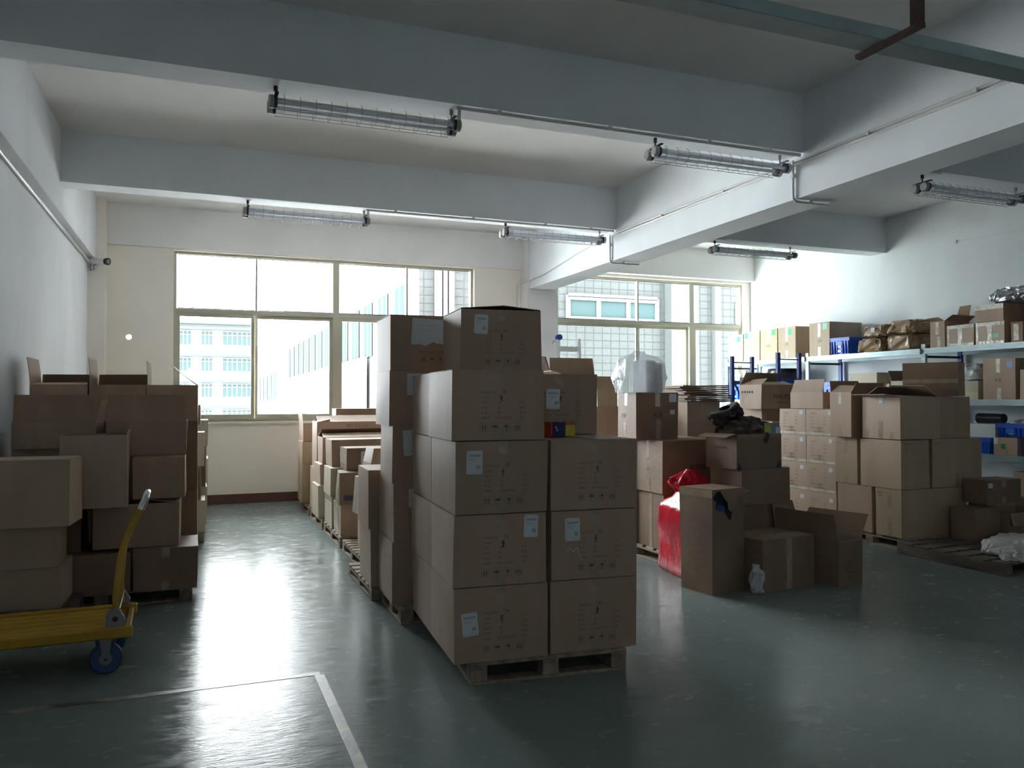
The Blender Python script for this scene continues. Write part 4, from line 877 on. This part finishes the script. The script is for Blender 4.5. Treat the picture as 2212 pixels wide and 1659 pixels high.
for i in range(8): MB().box(-.172, .172, -.02, .05, .25+i*.27, .28+i*.27).build('rung', lw_, ld) if i < 7 else MB().box(-.155, .155, -.015, .012, 2.16, 2.24).build('top_brace', lw_, ld)
MB().tube([(-.165, -.04, 2.38), (-.165, .04, 2.38)], .045, 16).build('blue_cap', blues, ld)
MB().tube([(-.28, -.0, 2.28), (-.24, -.0, 2.33), (-.20, 0, 2.28), (-.24, 0, 2.23), (-.28, 0, 2.28)], .008, 6).build('pulley_ring', steelg, ld)
MB().box(-.215, -.185, -.13, -.07, 1.55, 1.65).build('red_catch', mat('red_catch', (.6, .03, .03), .5), ld)

# ------------------------------------------------------------------ right carton block on a pallet
pallet('pallet under the big block of cartons on the right', 6.13, 5.58, 1.0, .86, .113, 0)
R_ = lambda lb, x, y, z0, z1, w, d, m=None, **k: carton(lb, x, y, z0, w, d, z1-z0-.002, k.pop('rot', 0), m, **k)
k_ = dict(tape=False)
def tp(o, f, a, c0, c1, m=tapem): o.decal(f, a, a+.05, c0, c1, m, 'packing_tape')
o = R_('lowest corner carton of the right block', 6.11, 5.60, .115, .565, .84, .30, cardy, **k_); tp(o, 'L', .14, .27, .448); tp(o, 'L', .14, .0, .18)
I = Ink(); [I.text(.02, .40-i*.03, q, .024) for i, q in enumerate(['▲▲ ##', 'T ▲', '.. .'])]; o.ink('L', I, 0, 0, inkf)
o = R_('lowest carton left of the corner one in the right block', 6.11, 5.95, .115, .565, .60, .44, card, **k_)
o = R_('second carton up on the corner of the right block, faint ink marks', 6.11, 5.60, .567, 1.03, .36, .49, cardy, **k_); I = Ink(); I.text(.05, .42, '## # # #', .02); I.text(.05, .38, '# . # .', .02); o.ink('F', I, 0, 0, ink)
o = R_('second carton up at the right of the dark gap in the right block', 6.53, 5.62, .567, 1.035, .66, .45, cardy, **k_); I = Ink(); I.text(.03, .42, '## ##', .02); o.ink('F', I, 0, 0, ink); tp(o, 'F', .30, 0, .13)
o = R_('carton with two brown tape strips, left in the second layer', 6.12, 6.14, .567, 1.035, .10+.30, .30, cardy, **k_); tp(o, 'L', .12, .30, .46); tp(o, 'L', .13, 0, .14); I = Ink(); I.text(.02, .40, '# ## /', .024); o.ink('L', I, 0, 0, inkf)
o = opencarton('large open corner carton on top of the right block, three tape strips', 6.11, 5.60, 1.037, .50, .46, .40, 0, cardp, flaps={'L': (78, .17), 'R': (-60, .2), 'B': (-65, .2), 'F': (-89, .16)})
o.decal('L', .03, .08, 0, .09, tapem, 'packing_tape'); o.decal('L', .20, .25, 0, .17, tapem, 'packing_tape'); o.decal('L', .34, .38, 0, .07, tapem, 'packing_tape'); o.label('L', .21, .34, .05, .055, 0, 'sticker', lines=False)
o = R_('plain carton right of the open one on the right block', 6.645, 5.66, 1.037, 1.44, .45, .45, card, **k_)
o = carton('ribbed carton lying askew on the very top of the right block', 6.60, 6.02, 1.443, .50, .30, .335, -62, cardd, tape=False, bulge=.01); 
b = o.decal('F', .0, .50, .13, .17, tapem, 'packing_tape')
o = opencarton('tall open carton with a silver seal, left of the open corner one', 6.05, 6.14, 1.037, .42, .29, .45, 0, card, flaps={'R': (40, .12), 'B': (5, .12), 'L': (-50, .1), 'F': (20, .1)}); o.decal('L', .12, .16, .33, .445, tapec, 'packing_tape'); tp(o, 'L', .12, 0, .13)
# item cartons
pallet('pallet under the cartons printed with item lists', 6.16, 6.46, 1.0, .88, .113, 0)
IZ = [.115, .433, .734, 1.03, 1.313]; nm = ['bottom', 'second', 'third', 'top']
for i in range(4):
    for j in range(2):
        o = carton('%s carton with a printed item list, %s column' % (nm[i], ['near', 'far'][j]), 6.14, 6.45+j*.43, IZ[i]+.001, .45, .425, IZ[i+1]-IZ[i]-.003, 0, cardp, tape=False, bulge=.006, group=None)
        I = Ink(); L = .021
        for r_, (a, c) in enumerate((('ITEM NO.', ''), ('QTY:', 'PCS'), ('N.W.', 'KGS'), ('G.W.', 'KGS'), ('MEAS: 42X45X30CM', ''), ('MADE IN CHINA', ''))):
            I.text(.07+(.05 if r_ == 5 else 0), .225-r_*.038, a, L)
            if c: I.text(.26, .225-r_*.038, c, L)
        o.ink('L', I, 0, 0, inkf); o.label('L', .33, .22, .055, .045, 0, 'sticker', lines=False)
        o.decal('L', .0, .42, .0, .03, tapec, 'packing_tape'); o.decal('L', .18, .23, .03, .09, tapem, 'packing_tape')
o = opencarton('open carton with its lid raised over the item-list cartons', 6.21, 6.70, 1.316, .20, .50, .178, 0, card, flaps={'L': (-22, .145), 'B': (-60, .1)})
pallet('pallet under the stack with the black-lettered carton', 6.05, 7.40, .66, .72, .113, 0)
o = R_('tall plain carton beneath the black-lettered one', 6.15, 7.62, .115, 1.30, .5, .40, card, **k_)
o = R_('long carton beneath the black-lettered one, nearer corner', 6.13, 7.42, .115, 1.165, .30, .18, cardy, **k_)
o = opencarton('carton with bold black lettering and small round symbols', 6.05, 7.50, 1.303, .52, .40, .285, 0, card, flaps={'F': (-84, .2), 'B': (-40, .18), 'L': (-60, .12)})
I = Ink(); I.text(.17, .12, 'PHILIPS', .075); I.text(.22, .07, 'lighting parts', .03); o.ink('F', I, 0, 0, ink)
I = Ink()
for i in range(5): a = .06+i*.045; I.poly([(a+.014*math.cos(t_), .20+.016*math.sin(t_)) for t_ in [2*math.pi*q/10 for q in range(10)]])
for i, q in enumerate(['Type:  L=1200', 'Watt: 36W', 'qty: 25', '220V', 'Ref', '______________']): I.text(.05, .16-i*.025, q, .018)
o.ink('L', I, 0, 0, ink)
o = R_('worn torn-topped carton behind the black-lettered one', 6.50, 8.12, 0, 1.70, .60, .36, cardd, jit=.015, tape=False)

# blue rack frames
rk = thing('blue_rack', 'low blue steel rack frames standing in front of the grey shelving', 'rack', (6.9, 8.45, 0))
for (y, h_, xo) in ((.50, 2.0, 0), (-.42, 2.0, 0)):
    for x in (-.165, .165):
        b = MB(); b.box(x-.022, x+.022, y-.02, y+.02, 0, h_); pp_ = b.build('upright', blues, rk)
    MB().box(-.143, .143, y-.008, y+.008, h_-.09, h_-.075).build('rung', dark, rk)
    b = MB(); b.bar((-.145 if y > 0 else .145, y, h_-.33), (.08 if y > 0 else -.12, y, h_-.75), .022, .018); b.build('brace', blues, rk)
    MB().box(-.143, .143, y-.012, y+.012, 1.62, 1.67).build('rung', bluep, rk)
# ------------------------------------------------------------------ grey shelving along the right wall
sh = thing('shelving_unit', 'long galvanised steel shelving along the right wall', 'shelving', (8.72, 7.3, 0))
PY = [11.31, 9.38, 7.34, 5.28, 3.3]; LV = [2.045, 1.41, .785, .18]; sl = mat('shelf_panel', (.42, .48, .50), .45, metal=.4)
perf = mat('post_slot', (.10, .12, .13), .7)
for y in PY:
    for x, m_ in ((8.40, galv), (9.02, blues if y in (9.38, 7.34) else galv)):
        b = MB(); top = 2.10; yy = y-7.3; xx = x-8.72
        b.box(xx-.0, xx+.004, yy-.028, yy+.028, 0, top).box(xx+.004, xx+.035, yy-.028, yy-.024, 0, top).box(xx+.004, xx+.035, yy+.024, yy+.028, 0, top)
        po = b.build('post', m_, sh)
        if m_ is galv and x < 8.5:
            b = MB()
            for i in range(34):
                for s_ in (-.012, .012): b.box(xx-.0009, xx-.0002, yy+s_-.004, yy+s_+.004, .2+i*.056, .222+i*.056)
            b.build('slots', perf, po)
    for z in (1.95, 1.3, .7): MB().box(8.44-8.72, 9.02-8.72, y-7.3-.006, y-7.3+.006, z-.02, z+.01).build('cross_brace', dark, sh)
for a, c in zip(PY[1:], PY[:-1]):
    for z in LV:
        b = MB()
        for x in (8.375, 9.03): 
            b.box(x-8.72, x-8.72+.024, a-7.3+.03, c-7.3-.03, z-.068, z-.046); b.box(x-8.72+.006, x-8.72+.024, a-7.3+.03, c-7.3-.03, z-.046, z-.034); b.box(x-8.72, x-8.72+.024, a-7.3+.03, c-7.3-.03, z-.034, z)
        b.build('beam', galv, sh)
        MB().box(8.40-8.72, 9.03-8.72, a-7.3+.03, c-7.3-.03, z-.012, z-.002).build('shelf_panel', sl, sh)
TZ = 2.046
SH = lambda lb, y0, y1, z0, z1, d=.56, m=None, x=8.41, **k: carton(lb, x, y0, z0, d, y1-y0-.004, z1-z0-.002, 0, m, **k)
for i, (y0, y1, z1) in enumerate(((10.88, 11.27, 2.50), (10.46, 10.86, 2.53), (10.04, 10.44, 2.53), (9.63, 10.02, 2.53))):
    o = SH(['green-stickered carton nearest the window on the top shelf', 'second green-stickered carton from the window on the top shelf', 'third green-stickered carton from the window on the top shelf', 'green-stickered carton closest to the large one on the top shelf'][i], y0, y1, TZ, z1, m=cardy, tape=False)
    W_ = y1-y0; o.decal('L', W_/2-.025, W_/2+.025, .0, .12, tapem, 'packing_tape'); o.decal('L', W_/2-.03, W_/2+.025, .26, .47 if i else .44, tapec, 'packing_tape')
    o.label('L', [.23, .02, .27, .22][i], [.33, .37, .38, .36][i], .085, .09, 0, 'green_sticker', m=greenl, lines=False)
    I = Ink(); I.text(.15, .20, '大号', .045); o.ink('L', I, 0, 0, inkf)
o = SH('large carton with a pale green note, left of the blue crate', 8.93, 9.34, TZ, 2.535, .60, cardy, tape=False); o.label('L', .27, .38, .09, .09, 0, 'green_note', m=mat('mint_note', (.35, .75, .60), .6), lines=False); o.decal('L', .18, .23, .28, .47, tapec, 'packing_tape'); o.decal('L', .18, .23, 0, .13, tapec, 'packing_tape'); I = Ink(); I.text(.17, .20, '大号', .045); o.ink('L', I, 0, 0, inkf)
def crate(lb, x, y, z, w, d, h, rot=0, group=None, lab=None):
    """x,y = near-left corner; w along x, d along y"""
    t_ = thing('plastic_crate', lb, 'crate', (x+w/2, y+d/2, z), rot, group); b = MB(); q = .93; th = .006
    for (sx_, L, off, ax) in ((1, w, d/2, 'y'), (-1, w, d/2, 'y'), (1, d, w/2, 'x'), (-1, d, w/2, 'x')):
        pts = []
        for zz, k in ((0, q), (h, 1)):
            for e in (-1, 1):
                for o_ in (off*k, off*k-th):
                    pts.append((e*L/2*k, sx_*o_, zz) if ax == 'y' else (sx_*o_, e*L/2*k, zz))
        b.add(pts, [(0, 2, 6, 4), (1, 5, 7, 3), (4, 6, 7, 5), (0, 1, 3, 2), (0, 4, 5, 1), (2, 3, 7, 6)])
    b.box(-w/2*q, w/2*q, -d/2*q, d/2*q, 0, .006); b.build('body', bluep, t_)
    r_ = MB(); e = .012
    for zz in (h-.022, h-.045):
        r_.box(-w/2-e, w/2+e, -d/2-e, -d/2+.001, zz, zz+.012).box(-w/2-e, w/2+e, d/2-.001, d/2+e, zz, zz+.012).box(-w/2-e, -w/2+.001, -d/2, d/2, zz, zz+.012).box(w/2-.001, w/2+e, -d/2, d/2, zz, zz+.012)
    r_.box(-w/2-e, w/2+e, -d/2-e, -d/2+.004, h-.004, h+.003).box(-w/2-e, w/2+e, d/2-.004, d/2+e, h-.004, h+.003).box(-w/2-e, -w/2+.004, -d/2, d/2, h-.004, h+.003).box(w/2-.004, w/2+e, -d/2, d/2, h-.004, h+.003)
    r_.build('rim', bluep, t_)
    g = MB()
    for i in range(7):
        if i in (3,): continue
        yy = -d/2*.88+d*.88*i/6; g.box(-w/2-.008, -w/2*q+.002, yy-.003, yy+.003, 0.01, h-.045)
        xx = -w/2*.88+w*.88*i/6; g.box(xx-.003, xx+.003, -d/2-.008, -d/2*q+.002, .01, h-.045)
    g.build('ribs', bluep, t_)
    g = MB().box(-w/2-.012, -w/2+.004, -d*.14, d*.14, h-.11, h-.046, 0, .006); g.build('handle', bluep, t_)
    if lab:
        for k, mm_ in enumerate(lab): MB().box(-w/2-.0095, -w/2-.0085, -.03, .03, .03+k*.06, .07+k*.06).build('label', mm_, t_)
    return t_
crate('blue ribbed crate with two pale labels on the top shelf', 8.41, 8.56, TZ, .50, .35, .235, lab=[white, white])
def ksack(lb, x0, y, z, L, w, h, seed, rz=0):
    t_ = thing('kraft_bag', lb, 'bag', (x0+L/2, y, z), rz, None); o = sacklike('bag_body', kraft, L, w, h*.98, .026, 11, 62, 26, .36, .05, seed, t_, crease=1.6, smooth=False)
    return t_
t_ = ksack('lower left crinkled brown paper bag on the top shelf', 8.40, 8.22, TZ, .56, .45, .20, 1)
ksack('lower right crinkled brown paper bag on the top shelf', 8.40, 7.72, TZ, .58, .46, .21, 5)
t_ = ksack('upper left crinkled brown paper bag with a white sticker', 8.40, 8.13, TZ+.205, .56, .38, .16, 9)
MB().box(-.295, -.28, -.04, .02, .06, .12).build('sticker', white, t_)
ksack('upper right crinkled brown paper bag by the open carton', 8.40, 7.69, TZ+.215, .58, .44, .18, 14)
o = opencarton('open carton with spread flaps on the top shelf at the post', 8.41, 7.04, TZ, .42, .20, .32, 0, card, flaps={'L': (65, .10), 'F': (55, .12), 'R': (12, .22), 'B': (80, .12)}); o.decal('L', .08, .12, .16, .31, tapec, 'packing_tape'); o.decal('L', .10, .14, .0, .13, tapec, 'packing_tape')
o = SH('small carton heavily wrapped in clear tape, right of the spread-flap carton', 6.65, 7.01, TZ, 2.30, .5, m=cardp, tape=False)
def tapewrap(o, W_, H_):
    o.decal('L', 0, W_, H_-.04, H_, tapec, 'packing_tape'); o.decal('L', 0, W_, 0, .035, tapec, 'packing_tape'); o.decal('L', W_/2-.03, W_/2+.03, .035, H_-.04, tapec, 'packing_tape'); o.decal('L', 0, .03, .035, H_-.04, tapec, 'packing_tape')
tapewrap(o, .355, .25)
o = SH('taped carton with a mint sticker under another on the top shelf', 6.27, 6.63, TZ, 2.30, .5, m=cardp, tape=False); tapewrap(o, .355, .25); o.label('L', .22, .06, .07, .05, .1, 'mint_sticker', m=MAT['mint_note'], lines=False)
o = SH('carton with shiny tape along its top edge, stacked on the top shelf', 6.28, 6.64, 2.302, 2.50, .55, m=card, tape=False); o.decal('L', 0, .355, .14, .197, tapec, 'packing_tape')
o = SH('slim labelled carton at the far right of the top shelf', 6.06, 6.20, TZ, 2.27, .4, m=cardd, tape=False); o.decal('L', .03, .09, .02, .2, tapec, 'packing_tape')
o = opencarton('open taped carton cut off by the right edge on the top shelf', 8.38, 5.54, TZ, .5, .42, .42, 0, card, flaps={'L': (35, .12), 'R': (10, .12)}); o.decal('L', .0, .42, .30, .35, tapec, 'packing_tape')
sb = thing('silver_bag', 'shiny silver foil bag lying on the highest taped carton', 'bag', (8.70, 6.25, 2.503)); sacklike('bag_body', mat('silver_film', (.55, .57, .62), .2, metal=.75, bump=.8, bscale=20), .60, .52, .17, .035, 12, 72, 34, .5, .15, 3, sb, crease=1.5, smooth=False)
# second level
LZ = 1.411
o = SH('tall carton with black characters on the middle shelf at the right', 6.15, 6.54, LZ, 1.875, .5, m=card, tape=False); I = Ink(); I.text(.14, .20, '大号', .045); o.ink('L', I, 0, 0, ink); o.decal('L', .16, .21, .30, .46, tapec, 'packing_tape'); o.decal('L', .17, .22, 0, .13, tapec, 'packing_tape'); o.label('L', .29, .35, .07, .08, 0, 'blue_note', m=mat('blue_note', (.35, .45, .75), .6), lines=False)
o = SH('carton with a printed mark cut by the right edge, middle shelf', 5.72, 6.10, LZ, 1.74, .5, m=cardp, tape=False)
o = SH('small carton beside the tall marked one on the middle shelf', 6.60, 6.95, LZ, 1.63, .4, m=cardl, tape=False); o.decal('L', .2, .34, .07, .08, mat('yellow_strip', (.7, .6, .1), .5), 'yellow_strip')
o = tag(sacklike('white_bubble_bag', mat('frosted_film', (.62, .64, .64), .3, bump=.5), .35, .30, .2, .03, 10, 64, 36, .7, .2, 7, crease=1.4), 'cloudy white plastic bag on the small middle shelf carton', 'bag'); o.location = (8.62, 6.76, 1.631)
o = SH('pale shallow carton on the middle shelf behind the right block', 8.08, 8.56, LZ, 1.775, .42, m=cardl, tape=False)
o = opencarton('pale open carton with dark raised lid on the middle shelf', 8.42, 7.42, LZ, .42, .44, .24, 0, cardl, flaps={'B': (20, .15), 'R': (5, .18)})
o = SH('carton on the middle shelf by the post, half hidden by open flaps', 7.86+.02, 8.06, LZ, 1.62, .4, m=cardl, tape=False)
crate('blue crate on the middle shelf near the second post', 8.42, 8.62, LZ, .5, .6, .25)
crate('blue crate on the middle shelf nearest the window', 8.42, 10.93, LZ, .5, .30, .27, lab=[greenl])
for i in range(3):
    t_ = thing('black_film_roll', ['lowest', 'middle', 'topmost'][i]+' black plastic film coil on the middle shelf near the window', 'coil', (8.72, 10.25, LZ+.001+i*.165))
    b = MB(); R0, R1 = .27, .08; prof_ = [(R1, 0), (R0-.02, 0), (R0, .03), (R0-.01, .06), (R0, .09), (R0-.01, .12), (R0-.02, .16), (R1, .16)]; sg = 32
    vs_ = [(r_*math.cos(2*math.pi*k/sg), r_*math.sin(2*math.pi*k/sg), z_) for r_, z_ in prof_ for k in range(sg)]; npf = len(prof_)
    b.add(vs_, [(j*sg+k, j*sg+(k+1) % sg, ((j+1) % npf)*sg+(k+1) % sg, ((j+1) % npf)*sg+k) for j in range(npf) for k in range(sg)], 0, True); b.build('coil_body', blackp, t_)
o = tag(sacklike('clear_film_heap', film, .45, .30, .22, .05, 9, 64, 36, .7, .2, 21, crease=1.4), 'heap of clear film on the blue crate nearest the window', 'film'); o.location = (8.68, 11.08, 1.684)
o = tag(sacklike('black_tray_stack', blackp, .40, .36, .15, .01, 6, 28, 12, .4, .0, 31), 'low black tray on the middle shelf by the first post', 'tray'); o.location = (8.64, 9.68, LZ+.001)
# third level
QZ = .786
o = SH('white carton on a blue crate on the lower shelf', 6.40, 6.78, .975, 1.13, .3, m=mat('white_carton', (.62, .65, .68), .6), tape=False)
crate('blue crate beneath the white carton on the lower shelf', 8.42, 6.46, QZ, .4, .30, .185)
o = SH('small brown carton with a green sticker on the lower shelf', 6.14, 6.42, QZ, .985, .34, m=card, tape=False); o.label('L', .09, .07, .055, .055, 0, 'green_sticker', m=mat('dark_green_sticker', (.02, .20, .06), .6), lines=False); o.label('L', .0, .12, .05, .07, 0, 'sticker', lines=False); o.decal('L', .14, .18, 0, .07, tapem, 'packing_tape')
crate('blue crate with a green and yellow label over the small brown carton', 8.42, 6.05, .99, .4, .33, .15, lab=[greenl])
crate('tall blue crate at the right edge of the lower shelf', 8.42, 5.72, QZ, .4, .32, .27)
t_ = thing('black_roll', 'black foam roll lying on the white carton, lower shelf', 'roll', (8.56, 6.60, 1.191)); MB().tube([(0, -.20, 0), (0, .12, 0)], [.055, .06], 20).build('roll_body', blackp, t_)
o = tag(sacklike('grey_plastic_wad', MAT['frosted_film'], .25, .26, .10, .03, 12, 60, 30, .7, .2, 17, crease=1.4), 'wad of pale plastic lying in the labelled blue crate', 'plastic'); o.location = (8.60, 6.2, 1.085)

# ------------------------------------------------------------------ low old pallet at the right
pallet('low weathered pallet with the white plastic bag at the right edge', 5.99, 4.48, 1.3, 1.04, .105, 1.5, woodd, nb=6, solid=True)
o = carton('dark lower carton at the back of the low old pallet', 6.62, 5.24, .106, .32, .26, .30, 0, cardd, tape=False)
o = carton('carton with a small white barcode sticker on the low pallet pile', 6.84, 5.30, .432, .46, .24, .225, 0, cardd, topf='x'); o.label('F', .02, .15, .06, .045, 0, 'sticker')
o = opencarton('open carton with folded front flap at the right of the low pallet', 6.97, 5.18, .106, .62, .34, .25, 3, cardd, flaps={'F': (165, .12), 'B': (20, .1)})
o = carton('dark carton wedged under the stickered one on the low pallet', 6.96, 5.54, .106, .45, .03+.20, .322, 0, cardd, tape=False) if False else None
wb = thing('white_plastic_bag', 'white plastic bag with faint print lying on the low old pallet', 'bag', (6.52, 4.76, .106), math.radians(15))
sacklike('bag_body', mat('white_bag_film', (.60, .60, .58), .4, bump=.5, bscale=9), .74, .42, .13, .026, 8, 64, 26, .5, .1, 12, wb, crease=1.5, smooth=False)
MB().box(-.05, .12, -.05, .06, .119, .121).build('faded_red_print', mat('faded_red', (.35, .22, .22), .5), wb)
o = sacklike('bag_corner', MAT['white_bag_film'], .22, .16, .07, .04, 12, 36, 18, .9, .3, 40, wb, crease=1.6, smooth=False); o.location = (-.38, -.12, 0)
o = tag(carton('x', 7.5, 5.62, 0, .35, .4, .42, 0, cardd, tape=False).o, None, None); o['label'] = 'brown carton on the floor under the shelving at the right edge'
o = carton('x', 8.45, 5.80, .185, .45, .42, .42, 0, card, tape=False).o; o['label'] = 'pale edged carton on the lowest shelf at the right edge'
